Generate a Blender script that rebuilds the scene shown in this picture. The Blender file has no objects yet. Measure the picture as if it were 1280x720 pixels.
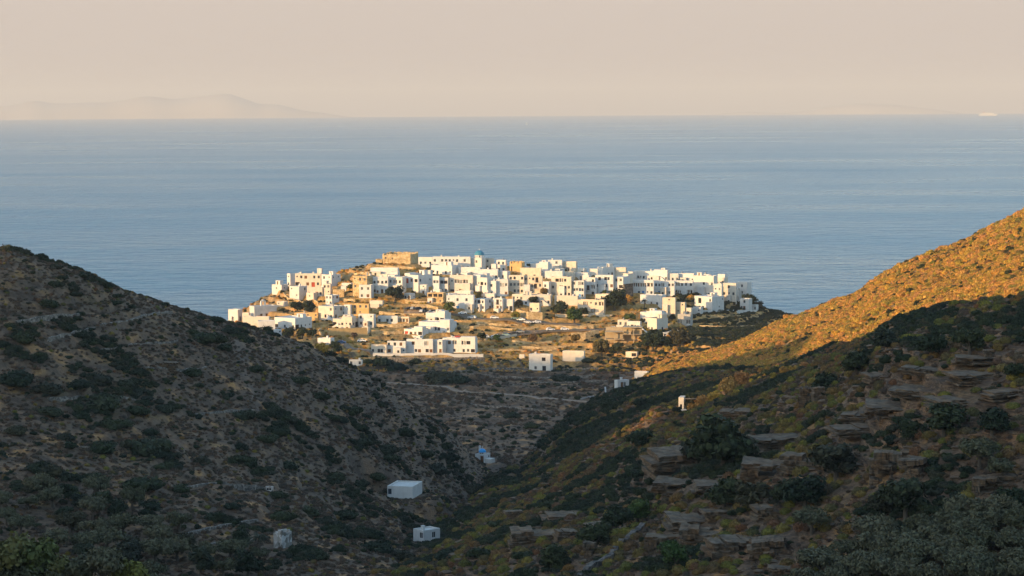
import bpy, math, random
import numpy as np
from mathutils import Vector, Matrix
random.seed(7); rng = np.random.default_rng(11)
S = bpy.context.scene
COL = S.collection
R = math.radians
# ------------------------------------------------------------------ camera
F = 3000.0; EYE = 165.0; YE = 125.0
pitch = math.atan((360-YE)/F); roll = 0.0058
fw = np.array([0, math.cos(pitch), -math.sin(pitch)])
up0 = np.array([0, math.sin(pitch), math.cos(pitch)]); rt0 = np.array([1.0, 0, 0])
rt = rt0*math.cos(roll) + up0*math.sin(roll)
up = up0*math.cos(roll) - rt0*math.sin(roll)
# the horizon climbs to the right in the photograph: the camera leans the other way
rt = rt0*math.cos(roll) - up0*math.sin(roll); up = up0*math.cos(roll) + rt0*math.sin(roll)
cam_d = bpy.data.cameras.new('camera'); cam = bpy.data.objects.new('camera', cam_d); COL.objects.link(cam)
cam.matrix_world = Matrix(((rt[0], up[0], -fw[0], 0), (rt[1], up[1], -fw[1], 0), (rt[2], up[2], -fw[2], EYE), (0, 0, 0, 1)))
cam_d.sensor_width = 36; cam_d.lens = 36*F/1280; cam_d.clip_start = .5; cam_d.clip_end = 150000
S.camera = cam
def ray(px, py):
    return fw*F + rt*(px-640) - up*(py-360)
def at(px, py, r):
    d = ray(px, py); h = math.hypot(d[0], d[1]); return np.array([d[0]/h*r, d[1]/h*r, EYE + d[2]/h*r])
# ------------------------------------------------------------------ sun, sky, colour
SUN_EL, SUN_PHI = R(8.0), R(55.0)          # the sun stands low, behind the camera and to its left
SC_, SS_ = math.cos(SUN_PHI), math.sin(SUN_PHI)
ld = bpy.data.lights.new('sun', 'SUN'); ld.energy = 4.8; ld.color = (1.0, .635, .285); ld.angle = R(.5)
sun = bpy.data.objects.new('sun', ld); COL.objects.link(sun)
sdir = Vector((SS_*math.cos(SUN_EL), SC_*math.cos(SUN_EL), -math.sin(SUN_EL)))
sun.rotation_euler = sdir.to_track_quat('-Z', 'Y').to_euler(); sun.location = (-300, -300, 400)
W = bpy.data.worlds.new('World'); S.world = W; W.use_nodes = True
nt = W.node_tree; nt.nodes.clear()
def N(t, typ, **kw):
    n = t.nodes.new(typ)
    for k, v in kw.items():
        if hasattr(n, k): setattr(n, k, v)
    return n
def ramp(t, stops, interp='LINEAR'):
    n = t.nodes.new('ShaderNodeValToRGB'); cr = n.color_ramp; cr.interpolation = interp
    while len(cr.elements) < len(stops): cr.elements.new(.5)
    for e, (p, c) in zip(cr.elements, stops):
        e.position = p; e.color = (c[0], c[1], c[2], 1) if isinstance(c, tuple) else (c, c, c, 1)
    return n
def math_n(t, op, a, b=None, clamp=False):
    n = t.nodes.new('ShaderNodeMath'); n.operation = op; n.use_clamp = clamp
    for i, v in ((0, a), (1, b)):
        if v is None: continue
        if isinstance(v, (int, float)): n.inputs[i].default_value = v
        else: t.links.new(v, n.inputs[i])
    return n.outputs[0]
def mixc(t, fac, a, b, mode='MIX'):
    n = t.nodes.new('ShaderNodeMix'); n.data_type = 'RGBA'; n.blend_type = mode
    for s, v in ((n.inputs[0], fac), (n.inputs[6], a), (n.inputs[7], b)):
        if isinstance(v, (int, float)): s.default_value = v
        elif isinstance(v, tuple): s.default_value = (v[0], v[1], v[2], 1)
        else: t.links.new(v, s)
    return n.outputs[2]
sky = N(nt, 'ShaderNodeTexSky', sky_type='NISHITA', sun_disc=False)
sky.sun_elevation = SUN_EL; sky.sun_rotation = math.pi + SUN_PHI; sky.altitude = 165; sky.air_density = 1.2; sky.dust_density = 1.0; sky.ozone_density = 1.5
tc = N(nt, 'ShaderNodeTexCoord'); sx = N(nt, 'ShaderNodeSeparateXYZ'); nt.links.new(tc.outputs['Generated'], sx.inputs[0])
# the band of warm dusty air that lies along the horizon, giving way to the clear blue above
band = ramp(nt, [(0.0, 1.0), (.048, 1.0), (.08, .5), (.14, .1), (.24, 0.0)], 'EASE'); nt.links.new(sx.outputs[2], band.inputs[0])
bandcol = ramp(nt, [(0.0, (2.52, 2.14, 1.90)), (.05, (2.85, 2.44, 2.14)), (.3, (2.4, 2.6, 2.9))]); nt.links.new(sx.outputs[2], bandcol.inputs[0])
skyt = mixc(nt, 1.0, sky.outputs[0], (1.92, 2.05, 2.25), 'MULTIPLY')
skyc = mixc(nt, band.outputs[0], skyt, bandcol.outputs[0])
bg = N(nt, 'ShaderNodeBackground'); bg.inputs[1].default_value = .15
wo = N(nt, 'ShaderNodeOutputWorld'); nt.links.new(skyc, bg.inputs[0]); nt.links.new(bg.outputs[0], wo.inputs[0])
S.cycles.use_denoising = True; S.cycles.use_adaptive_sampling = False
vs = S.view_settings; vs.view_transform = 'Standard'; vs.look = 'None'; vs.gamma = 1; vs.exposure = 0.66; vs.use_curve_mapping = False
# ------------------------------------------------------------------ noise helpers
def _h(ix, iy, seed):
    n = (ix*374761393 + iy*668265263 + seed*144665) & 0xffffffff
    n = ((n ^ (n >> 13))*1274126177) & 0xffffffff
    return ((n ^ (n >> 16)) & 0xffff)/65535.0
def vnoise(x, y, seed=0):
    x = np.asarray(x, float); y = np.asarray(y, float)
    ix = np.floor(x).astype(np.int64); iy = np.floor(y).astype(np.int64)
    fx = x-ix; fy = y-iy; fx = fx*fx*(3-2*fx); fy = fy*fy*(3-2*fy)
    a = _h(ix, iy, seed); b = _h(ix+1, iy, seed); c = _h(ix, iy+1, seed); d = _h(ix+1, iy+1, seed)
    return (a*(1-fx)+b*fx)*(1-fy) + (c*(1-fx)+d*fx)*fy
def fbm(x, y, oct=4, seed=0, gain=.5):
    s = 0; a = 1; t = 0
    for o in range(oct):
        s = s + a*(vnoise(x*2**o + 17.3*o, y*2**o - 9.1*o, seed+o)-.5)*2; t += a; a *= gain
    return s/t
# ------------------------------------------------------------------ terrain: one sheet sampled on rings round the view point
px_cols = np.arange(-170, 1451, 1.6)
az_in = np.arctan((px_cols-640)/F)
lo, hi = az_in[0], az_in[-1]
step = [R(.1)]
out = []
a = 0
while a < math.pi*1.0 - hi:
    st = min(R(2.5), R(.12)+a*.12); a += st; out.append(a)
out = np.array(out); out = out[:-1]
AZ = np.concatenate([(lo-out)[::-1], az_in, hi+out])
RR = np.concatenate([np.arange(2, 100, 6), np.arange(100, 520, .85), np.arange(520, 900, 1.35), np.arange(900, 1330, 1.3), np.arange(1330, 2000, 22)])
PXA = 640 + np.tan(np.clip(AZ, -1.5, 1.5))*F
PXA[AZ < -1.5] = -1e5; PXA[AZ > 1.5] = 1e5
def pchip(xk, yk, x):
    xk = np.asarray(xk, float); yk = np.asarray(yk, float)
    h = np.diff(xk); dl = np.diff(yk)/h; m = np.zeros_like(yk)
    for i in range(1, len(xk)-1):
        if dl[i-1]*dl[i] > 0:
            w1 = 2*h[i]+h[i-1]; w2 = h[i]+2*h[i-1]; m[i] = (w1+w2)/(w1/dl[i-1]+w2/dl[i])
    m[0] = dl[0]; m[-1] = dl[-1]
    x = np.clip(x, xk[0], xk[-1]); k = np.clip(np.searchsorted(xk, x)-1, 0, len(xk)-2)
    t = (x-xk[k])/h[k]
    return ((2*t**3-3*t*t+1)*yk[k] + (t**3-2*t*t+t)*h[k]*m[k] + (-2*t**3+3*t*t)*yk[k+1] + (t**3-t*t)*h[k]*m[k+1])
def layer(cols):
    """cols: [(px, [(r, y_in_picture | ('z', height)), ...])] -> heights on the AZ x RR grid"""
    nk = len(cols[0][1]); P = [c[0] for c in cols]
    rk = np.zeros((len(cols), nk)); zk = np.zeros((len(cols), nk))
    for i, (px, ks) in enumerate(cols):
        for j, (r, y) in enumerate(ks):
            rk[i, j] = r; zk[i, j] = y[1] if isinstance(y, tuple) else at(px, y, r)[2]
    ra = np.stack([pchip(P, rk[:, j], PXA) for j in range(nk)], 1)
    za = np.stack([pchip(P, zk[:, j], PXA) for j in range(nk)], 1)
    Z = np.zeros((len(AZ), len(RR)))
    for i in range(len(AZ)): Z[i] = pchip(ra[i], za[i], RR)
    return Z
z_ = lambda v: ('z', v)
# left hill
def Lc(px, k1, k2, k3): return (px, [(2, z_(60)), (200, z_(118 if px < 350 else 60)), k1, k2, k3, (k3[0]+40, z_((at(px, k3[1], k3[0])[2] if not isinstance(k3[1], tuple) else k3[1][1])-6)), (k3[0]+260, z_(10)), (2100, z_(-60))])
HL = layer([
 Lc(-9000, (400, z_(20)), (520, z_(30)), (650, z_(40))),
 Lc(-1200, (400, z_(60)), (520, z_(75)), (650, z_(88))),
 Lc(-500, (420, z_(76)), (510, z_(95)), (640, z_(124))),
 Lc(-200, (430, z_(78)), (520, z_(98)), (640, z_(128))),
 Lc(0, (430, 725), (530, 545), (650, 313)),
 Lc(50, (432, 725), (532, 548), (652, 327)),
 Lc(100, (434, 725), (536, 555), (658, 341)),
 Lc(150, (434, 725), (540, 560), (664, 362)),
 Lc(200, (436, 725), (545, 568), (672, 378)),
 Lc(240, (436, 725), (548, 574), (680, 392)),
 Lc(280, (438, 725), (552, 580), (690, 403)),
 Lc(330, (440, 725), (556, 590), (698, 416)),
 Lc(400, (445, 725), (566, 612), (712, 441)),
 Lc(440, (450, 725), (575, 625), (720, 461)),
 Lc(480, (458, 728), (585, 635), (734, 484)),
 Lc(520, (470, 735), (600, 648), (752, 514)),
 Lc(560, (480, 745), (625, 655), (778, 543)),
 Lc(590, (490, 755), (650, 660), (806, 573)),
 Lc(612, (495, 770), (660, 670), (820, 592)),
 Lc(650, (500, 790), (670, 690), (825, 618)),
 Lc(720, (500, 850), (670, 720), (830, 650)),
 Lc(900, (500, z_(10)), (670, z_(5)), (830, z_(0))),
 Lc(3000, (500, z_(0)), (670, z_(0)), (830, z_(0)))])
# right, near slope
def Rc(px, k1, k2, k3, k4, back=14):
    zc = k4[1][1] if isinstance(k4[1], tuple) else at(px, k4[1], k4[0])[2]
    k0 = at(px, k1[1], k1[0])[2] if not isinstance(k1[1], tuple) else k1[1][1]
    return (px, [(2, z_(k0-22)), (140, z_(k0-20)), k1, k2, k3, k4, (k4[0]+70, z_(zc-back)), (k4[0]+330, z_(5)), (2100, z_(-60))])
HR = layer([
 Rc(-2000, (440, z_(10)), (480, z_(10)), (520, z_(5)), (580, z_(0))),
 Rc(250, (440, z_(40)), (480, z_(36)), (520, z_(30)), (580, z_(25))),
 Rc(360, (450, 760), (490, 752), (530, 745), (585, 742)),
 Rc(440, (445, 735), (490, 722), (532, 716), (600, 712)),
 Rc(530, (435, 728), (505, 698), (560, 680), (620, 664)),
 Rc(590, (410, 722), (520, 672), (620, 632), (700, 622)),
 Rc(640, (392, 722), (500, 652), (665, 605), (780, 588)),
 Rc(700, (375, 722), (480, 640), (645, 570), (770, 532)),
 Rc(760, (362, 722), (465, 622), (625, 540), (775, 493)),
 Rc(860, (350, 722), (425, 600), (565, 520), (755, 468), 8),
 Rc(950, (340, 722), (405, 590), (525, 500), (695, 462), 9),
 Rc(1040, (332, 722), (390, 572), (480, 472), (595, 438)),
 Rc(1090, (328, 722), (380, 560), (450, 452), (535, 420), 22),
 Rc(1120, (326, 722), (376, 552), (430, 440), (505, 405), 24),
 Rc(1200, (322, 722), (368, 540), (412, 428), (472, 388), 24),
 Rc(1280, (320, 722), (365, 530), (405, 418), (450, 374), 24),
 Rc(1600, (312, 705), (350, 450), (392, 330), (440, 295), 24),
 Rc(2600, (310, z_(130)), (350, z_(145)), (395, z_(158)), (440, z_(165)), 30),
 Rc(9000, (310, z_(140)), (350, z_(155)), (395, z_(170)), (440, z_(180)), 30)])
# right, far hill in the sun
def Fc(px, k1, k2, k3):
    zc = k3[1][1] if isinstance(k3[1], tuple) else at(px, k3[1], k3[0])[2]
    z1 = k1[1][1] if isinstance(k1[1], tuple) else at(px, k1[1], k1[0])[2]
    return (px, [(2, z_(z1-60)), (k1[0]-150, z_(z1-25)), k1, k2, k3, (k3[0]+60, z_(zc-6)), (k3[0]+300, z_(5)), (2100, z_(-60))])
HF = layer([
 Fc(-2000, (800, z_(0)), (850, z_(0)), (950, z_(0))),
 Fc(700, (800, z_(20)), (860, z_(20)), (960, z_(18))),
 Fc(800, (800, 500), (860, 488), (960, 476)),
 Fc(850, (790, 480), (860, 466), (960, 452)),
 Fc(890, (780, 474), (860, 460), (960, 443)),
 Fc(950, (735, 474), (840, 447), (950, 420)),
 Fc(985, (700, 474), (820, 440), (940, 402)),
 Fc(1010, (670, 472), (790, 433), (930, 394)),
 Fc(1040, (640, 468), (760, 425), (915, 379)),
 Fc(1070, (610, 460), (740, 414), (900, 369)),
 Fc(1100, (585, 450), (720, 400), (888, 347)),
 Fc(1140, (565, 440), (690, 385), (865, 328)),
 Fc(1200, (545, 425), (660, 365), (840, 307)),
 Fc(1240, (530, 415), (640, 350), (815, 287)),
 Fc(1280, (520, 405), (625, 335), (790, 267)),
 Fc(1440, (500, 360), (600, 280), (760, 210)),
 Fc(2200, (490, z_(125)), (590, z_(140)), (720, z_(150))),
 Fc(9000, (490, z_(100)), (590, z_(110)), (720, z_(120)))])
# valley, the shaded fields and the village hill
def Vc(px, yb, ym, yt, rt=1260):
    zt = yt[1] if isinstance(yt, tuple) else at(px, yt, rt)[2]
    yv = 578
    return (px, [(2, z_(30)), (300, z_(34)), (850, z_(at(640, yv, 850)[2])), (1000, z_(at(600, 508, 1000)[2])), (1115, yb), (1190, ym), (rt, yt), (rt+45, z_(zt-5)), (rt+150, z_(-15)), (2100, z_(-60))])
HV = layer([
 Vc(-3000, z_(10), z_(5), z_(0)),
 Vc(150, z_(38), z_(15), z_(-5)),
 Vc(245, z_(45), z_(42), z_(35)),
 Vc(272, 432, 424, 414),
 Vc(285, 430, 418, 404),
 Vc(300, 430, 410, 393),
 Vc(330, 432, 402, 374),
 Vc(360, 434, 398, 361),
 Vc(400, 438, 394, 352),
 Vc(435, 444, 390, 339),
 Vc(470, 447, 388, 332),
 Vc(520, 448, 388, 332),
 Vc(600, 449, 390, 336),
 Vc(680, 452, 392, 339),
 Vc(740, 450, 394, 346),
 Vc(790, 446, 396, 353),
 Vc(850, 438, 398, 362),
 Vc(900, 432, 402, 373),
 Vc(935, 430, 407, 383),
 Vc(962, 430, 411, 390),
 Vc(985, 432, 416, 396),
 Vc(1010, 436, 424, 412),
 Vc(1060, z_(40), z_(36), z_(20)),
 Vc(1200, z_(36), z_(15), z_(0)),
 Vc(4000, z_(30), z_(5), z_(0))])
AZg, RRg = np.meshgrid(AZ, RR, indexing='ij')
X = np.sin(AZg)*RRg; Y = np.cos(AZg)*RRg
HC = 163.2 - .3*RRg
# unseen ridge added behind and left, its crest shaped to set the shadow edges
U = SC_*X - SS_*Y; Sg = SS_*X + SC_*Y
TE = math.tan(SUN_EL)
cu = [-1500, -1100, -1016, -945, -900, -850, -760, -713, -650, -620, -600, -572, -560, -541, -490, -480, -470, -455, -444, -429, -372, -306, -150, 0, 300, 900]
cz = [70, 120, 128, 129, 137, 139, 140, 140, 147, 154, 160, 160, 157, 156, 157, 150, 131, 133, 160, 168, 174, 184, 205, 215, 220, 180]
HB = np.interp(U, cu, cz) + 250*TE - np.abs(Sg+250)*.36
zone = np.argmax(np.stack([HL, HR, HF, HV, HC, HB]), 0)
def smax(a, b, k=3.0):
    h = np.clip(.5 + .5*(a-b)/k, 0, 1); return b*(1-h) + a*h + k*h*(1-h)*.5
Z = HV
for H_ in (HF, HL, HR): Z = smax(Z, H_)
Z = np.maximum(np.maximum(Z, HC), HB)
def blur(Z, n=3):
    for _ in range(n):
        Z[:, 1:-1] = (Z[:, :-2] + 2*Z[:, 1:-1] + Z[:, 2:])/4
    return Z
Z = blur(Z, 4)
ZS = Z.copy()                               # smooth ground
near = np.clip((1400-RRg)/300, 0, 1)
vil = ((zone == 3) & (RRg > 1040)).astype(float); far = (zone == 2).astype(float); rgt = (zone == 1).astype(float); lft = (zone == 0).astype(float)
amp = np.where(RRg > 1040, .35, np.where(RRg > 560, .8, .75))
Z = Z + amp*(1.1*fbm(X/42, Y/42, 2, 3) + .75*fbm(X/11, Y/11, 3, 9)*(1+rgt*.5) + .28*fbm(X/2.4, Y/2.4, 2, 21))
def terrace(Z, h, w, wob, k):
    q = Z/h + wob; fl = np.floor(q); f = q-fl
    g = np.clip((f-.5)/w + .5, 0, 1); g = g*g*(3-2*g)
    return Z + k*((fl+g) - q)*h
wob = .55*fbm(X/30, Y/30, 2, 40) + .22*fbm(X/4, Y/4, 2, 44)
# stratified ledges on the right slope
lm = rgt*np.clip((fbm(X/15, Y/15, 3, 55)+.10)*3.0, 0, 1)*np.clip((620-RRg)/160, 0, 1)
Z = Z*(1-lm) + terrace(Z, 1.5, .2, wob*1.5, .9)*lm
Z = Z + lm*(terrace(Z, .55, .25, wob*2, 1.0)-Z)*.7
# old field terraces in the valley, the village hill and faintly on the left hill
Z = Z + vil*(terrace(Z, 2.2, .16, wob*.5, .95)-Z)
v2 = ((zone == 3) & (RRg <= 1040)).astype(float)
Z = Z + v2*(terrace(Z, 1.3, .3, wob*.5, .7)-Z)
lm2 = lft*np.clip((fbm(X/50, Y/50, 2, 71)+.15)*2.5, 0, 1)
Z = Z + lm2*(terrace(Z, 2.4, .3, wob*.8, .7)-Z)
nA, nR = Z.shape
def ground(x, y, G=None):
    G = Z if G is None else G
    az = np.arctan2(x, y); r = np.hypot(x, y)
    i = np.clip(np.searchsorted(AZ, az)-1, 0, nA-2); j = np.clip(np.searchsorted(RR, r)-1, 0, nR-2)
    fa = np.clip((az-AZ[i])/(AZ[i+1]-AZ[i]), 0, 1); fr = np.clip((r-RR[j])/(RR[j+1]-RR[j]), 0, 1)
    return (G[i, j]*(1-fr)+G[i, j+1]*fr)*(1-fa) + (G[i+1, j]*(1-fr)+G[i+1, j+1]*fr)*fa
def hit(px, py, rmin=60, G=None):
    """first point of the ground met by the sight line through a picture point"""
    G = ZS if G is None else G
    d = ray(px, py); h = math.hypot(d[0], d[1]); az = math.atan2(d[0], d[1]); te = d[2]/h
    i = int(np.clip(np.searchsorted(AZ, az)-1, 0, nA-2)); fa = (az-AZ[i])/(AZ[i+1]-AZ[i])
    col = G[i]*(1-fa) + G[i+1]*fa
    e = col - (EYE + te*RR); ok = np.where((e >= 0) & (RR > rmin))[0]
    if len(ok) == 0:
        k = int(np.argmax(np.where((RR > max(rmin, 300)) & (RR < 1320), e/RR, -9))); r = RR[k]
    else:
        k = ok[0]; r = RR[k]
        if k > 0 and e[k-1] < 0: r = RR[k-1] + (RR[k]-RR[k-1])*(-e[k-1])/(e[k]-e[k-1])
    x, y = d[0]/h*r, d[1]/h*r
    return float(x), float(y), float(r)
PADS = [(503, 624, 9, 6), (535, 680, 6, 5), (604, 580, 6, 5), (858, 514, 7, 5), (802, 471, 6, 4), (778, 488, 5, 4), (354, 686, 4, 4)]
for px_, py_, r0_, r1_ in PADS:
    hx, hy, hr = hit(px_, py_, 300); hz = float(at(px_, py_, hr)[2]); ox_, oy_ = hx/hr*2.5, hy/hr*2.5
    k_ = np.clip(1-(np.hypot(X-hx-ox_, Y-hy-oy_)-r0_)/r1_, 0, 1); k_ = k_*k_*(3-2*k_)
    Z = Z*(1-k_) + hz*k_; ZS = ZS*(1-k_) + hz*k_
def mesh_grid(name, V, F_, mat=None, smooth=True):
    me = bpy.data.meshes.new(name); me.vertices.add(len(V)); me.vertices.foreach_set('co', np.asarray(V, np.float32).ravel())
    n = len(F_); k = F_.shape[1]
    me.loops.add(n*k); me.loops.foreach_set('vertex_index', F_.astype(np.int32).ravel())
    me.polygons.add(n); me.polygons.foreach_set('loop_start', np.arange(0, n*k, k, dtype=np.int32)); me.polygons.foreach_set('loop_total', np.full(n, k, np.int32))
    me.polygons.foreach_set('use_smooth', np.full(n, smooth)); me.update(calc_edges=True); me.validate()
    if mat: me.materials.append(mat)
    return me
def quads(na, nr, wrap=False):
    i = np.arange(na if wrap else na-1)[:, None]; j = np.arange(nr-1)[None, :]; i2 = (i+1) % na
    return np.stack([i*nr+j, i*nr+j+1, i2*nr+j+1, i2*nr+j], -1).reshape(-1, 4)[:, ::-1]
def link(name, me, kind=None, **props):
    o = bpy.data.objects.new(name, me); COL.objects.link(o)
    if kind: o['kind'] = kind
    for k, v in props.items(): o[k] = v
    return o
def new_mat(name):
    m = bpy.data.materials.new(name); m.use_nodes = True; t = m.node_tree; t.nodes.clear()
    o = t.nodes.new('ShaderNodeOutputMaterial'); b = t.nodes.new('ShaderNodeBsdfPrincipled'); t.links.new(b.outputs[0], o.inputs[0])
    b.inputs['Roughness'].default_value = .9; b.inputs['Specular IOR Level'].default_value = .2
    return m, t, b
def noise(t, vec, scale, detail=3, rough=.55, out=0):
    n = t.nodes.new('ShaderNodeTexNoise'); n.inputs['Scale'].default_value = scale; n.inputs['Detail'].default_value = detail; n.inputs['Roughness'].default_value = rough
    t.links.new(vec, n.inputs['Vector']); return n.outputs[out]
# ground material: dry soil, straw, grey schist and thin green, mixed by place and steepness, painted brighter in sunlit zones
MG, t, b = new_mat('hillside_ground')
geo = N(t, 'ShaderNodeNewGeometry'); P = geo.outputs['Position']
n1, n2, n3, n4 = noise(t, P, .028, 3), noise(t, P, .16, 4), noise(t, P, .85, 4, .65), noise(t, P, 3.3, 3, .7)
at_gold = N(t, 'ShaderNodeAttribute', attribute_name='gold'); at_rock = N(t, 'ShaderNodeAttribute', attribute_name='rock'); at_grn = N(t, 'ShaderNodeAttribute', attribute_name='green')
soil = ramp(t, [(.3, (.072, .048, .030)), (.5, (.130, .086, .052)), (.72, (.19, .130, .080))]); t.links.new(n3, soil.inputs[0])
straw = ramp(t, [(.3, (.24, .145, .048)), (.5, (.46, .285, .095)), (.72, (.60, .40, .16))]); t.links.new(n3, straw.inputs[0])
rock = ramp(t, [(.3, (.062, .046, .032)), (.5, (.145, .105, .070)), (.75, (.27, .205, .145))]); t.links.new(n4, rock.inputs[0])
green = ramp(t, [(.3, (.03, .035, .015)), (.7, (.085, .085, .035))]); t.links.new(n3, green.inputs[0])
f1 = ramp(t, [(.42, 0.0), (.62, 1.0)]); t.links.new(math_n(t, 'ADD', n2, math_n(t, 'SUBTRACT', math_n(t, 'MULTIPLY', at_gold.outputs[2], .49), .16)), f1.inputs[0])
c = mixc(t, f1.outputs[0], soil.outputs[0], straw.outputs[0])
f2 = ramp(t, [(.55, 0.0), (.68, .8)]); t.links.new(math_n(t, 'ADD', math_n(t, 'MULTIPLY', n1, .5), math_n(t, 'ADD', math_n(t, 'MULTIPLY', n2, .5), at_grn.outputs[2])), f2.inputs[0])
c = mixc(t, f2.outputs[0], c, green.outputs[0])
sn = N(t, 'ShaderNodeSeparateXYZ'); t.links.new(geo.outputs['Normal'], sn.inputs[0])
f3 = ramp(t, [(.62, 1.0), (.86, 0.0)]); t.links.new(sn.outputs[2], f3.inputs[0])
f3b = math_n(t, 'MULTIPLY', f3.outputs[0], .85)
spk = ramp(t, [(.60, 0.0), (.66, 1.0)]); t.links.new(math_n(t, 'ADD', math_n(t, 'MULTIPLY', n4, .6), math_n(t, 'ADD', math_n(t, 'MULTIPLY', n2, .4), at_rock.outputs[2])), spk.inputs[0])
ter = ramp(t, [(.3, (.22, .14, .065)), (.5, (.40, .265, .12)), (.72, (.52, .36, .18))]); t.links.new(n4, ter.inputs[0])
rk2 = mixc(t, at_gold.outputs[2], rock.outputs[0], ter.outputs[0])
c = mixc(t, math_n(t, 'MAXIMUM', f3b, spk.outputs[0]), c, rk2)
# broad drifts of darker heath and rust-brown dead brush
dk = ramp(t, [(.38, (.60, .58, .60)), (.5, (.92, .88, .86)), (.62, (1.25, 1.02, .88))]); t.links.new(n2, dk.inputs[0])
c = mixc(t, 1.0, c, dk.outputs[0], 'MULTIPLY')
at_s = N(t, 'ShaderNodeAttribute', attribute_name='strata'); mps = N(t, 'ShaderNodeMapping'); mps.inputs['Scale'].default_value = (.22, .22, 2.6); t.links.new(P, mps.inputs[0])
ns = noise(t, mps.outputs[0], 1.0, 4, .65); st_ = ramp(t, [(.36, (.38, .34, .31)), (.47, (1.0, .93, .85)), (.56, (1.5, 1.3, 1.12)), (.62, (.75, .68, .62))]); t.links.new(ns, st_.inputs[0])
c = mixc(t, at_s.outputs[2], c, mixc(t, 1.0, c, st_.outputs[0], 'MULTIPLY'))
at_b = N(t, 'ShaderNodeAttribute', attribute_name='bare'); c = mixc(t, at_b.outputs[2], c, (.165, .135, .11))
t.links.new(c, b.inputs['Base Color'])
bp = N(t, 'ShaderNodeBump'); bp.inputs['Strength'].default_value = .8; bp.inputs['Distance'].default_value = .5
t.links.new(math_n(t, 'ADD', math_n(t, 'MULTIPLY', math_n(t, 'MULTIPLY', ns, at_s.outputs[2]), 2.6), math_n(t, 'ADD', math_n(t, 'MULTIPLY', n3, .8), math_n(t, 'MULTIPLY', n4, .35))), bp.inputs['Height']); t.links.new(bp.outputs[0], b.inputs['Normal'])
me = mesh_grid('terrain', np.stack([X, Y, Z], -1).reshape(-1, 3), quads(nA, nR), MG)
bare = np.zeros_like(Z)
def bare_line(pts, w, k):
    global bare
    H_ = [hit(a_, b_, 300) for a_, b_ in pts]
    for q in range(len(H_)-1):
        (ax, ay, _), (bx_, by, _) = H_[q], H_[q+1]; dx, dy = bx_-ax, by-ay; l2 = dx*dx+dy*dy
        t_ = np.clip(((X-ax)*dx+(Y-ay)*dy)/l2, 0, 1); d_ = np.hypot(X-ax-t_*dx, Y-ay-t_*dy) + 1.2*fbm(X/3, Y/3, 2, 91)
        bare = np.maximum(bare, k*np.clip(1.5-d_/w, 0, 1))
bare_line([(296, 412), (299, 432), (303, 455), (312, 486), (318, 505)], 1.3, .28)
#bare_line([(150, 396), (200, 410), (245, 440), (250, 462)], 2.2, .6)
#bare_line([(60, 470), (150, 458), (240, 462), (255, 468)], 1.6, .5)
#bare_line([(196, 620), (205, 590), (225, 560), (250, 535)], 1.2, .5)
gold = np.clip(vil*np.clip((RRg-1085)/50, 0, 1)*.9 + far*.4, 0, 1)  # zones where sunlit brightness goes into the ground colour
rockA = lm*.045 + lft*.005 - vil*.03
grn = np.where(rgt > 0, .01, 0) + np.where(zone == 3, -.02, 0) + far*.03
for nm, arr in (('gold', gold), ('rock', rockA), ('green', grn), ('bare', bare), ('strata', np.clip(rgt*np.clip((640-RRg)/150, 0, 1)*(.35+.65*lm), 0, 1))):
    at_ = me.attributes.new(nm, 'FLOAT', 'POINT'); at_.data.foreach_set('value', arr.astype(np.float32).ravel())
terrain = link('terrain', me, 'structure', label='brown scrub hillsides round the valley and the village hill')
# ------------------------------------------------------------------ sea, curved like the earth
RE = 7.4e6
rs = np.concatenate([[900], 900*(58000/900)**(np.arange(1, 120)/119)])
sa = np.arange(0, 360, 1)*math.pi/180
A_, R_ = np.meshgrid(sa, rs, indexing='ij')
SV = np.stack([np.sin(A_)*R_, np.cos(A_)*R_, -R_**2/(2*RE)], -1).reshape(-1, 3)
MS, t, b = new_mat('sea_water')
geo = N(t, 'ShaderNodeNewGeometry')
def mp(sx_, sy_, rz=0):
    m = N(t, 'ShaderNodeMapping'); m.inputs['Scale'].default_value = (sx_, sy_, 1); m.inputs['Rotation'].default_value = (0, 0, rz); t.links.new(geo.outputs['Position'], m.inputs[0]); return m.outputs[0]
big = noise(t, mp(1/900, 1/420, .10), 1.0, 4, .6)
mid_ = noise(t, mp(1/90, 1/55, .12), 1.0, 4, .62)
fin = noise(t, mp(1/9, 1/7, .15), 1.0, 4, .65); swl = noise(t, mp(1/34, 1/24, .2), 1.0, 3, .6)
wat = ramp(t, [(.36, (.002, .066, .142)), (.5, (.006, .092, .178)), (.64, (.012, .120, .208))]); t.links.new(big, wat.inputs[0])
t.links.new(wat.outputs[0], b.inputs['Base Color'])
b.inputs['Specular IOR Level'].default_value = .5; b.inputs['IOR'].default_value = 1.33
rg = ramp(t, [(.3, .24), (.7, .40)]); t.links.new(big, rg.inputs[0]); t.links.new(rg.outputs[0], b.inputs['Roughness'])
bp = N(t, 'ShaderNodeBump'); bp.inputs['Strength'].default_value = 1.0; bp.inputs['Distance'].default_value = 1.0
hgt = math_n(t, 'ADD', math_n(t, 'MULTIPLY', fin, 4.0), math_n(t, 'ADD', math_n(t, 'MULTIPLY', mid_, 9.0), math_n(t, 'MULTIPLY', swl, 15.0))); t.links.new(hgt, bp.inputs['Height']); t.links.new(bp.outputs[0], b.inputs['Normal'])
sea = link('sea', mesh_grid('sea', SV, quads(360, len(rs), True), MS), 'structure', label='calm blue open sea reaching to the horizon')
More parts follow.
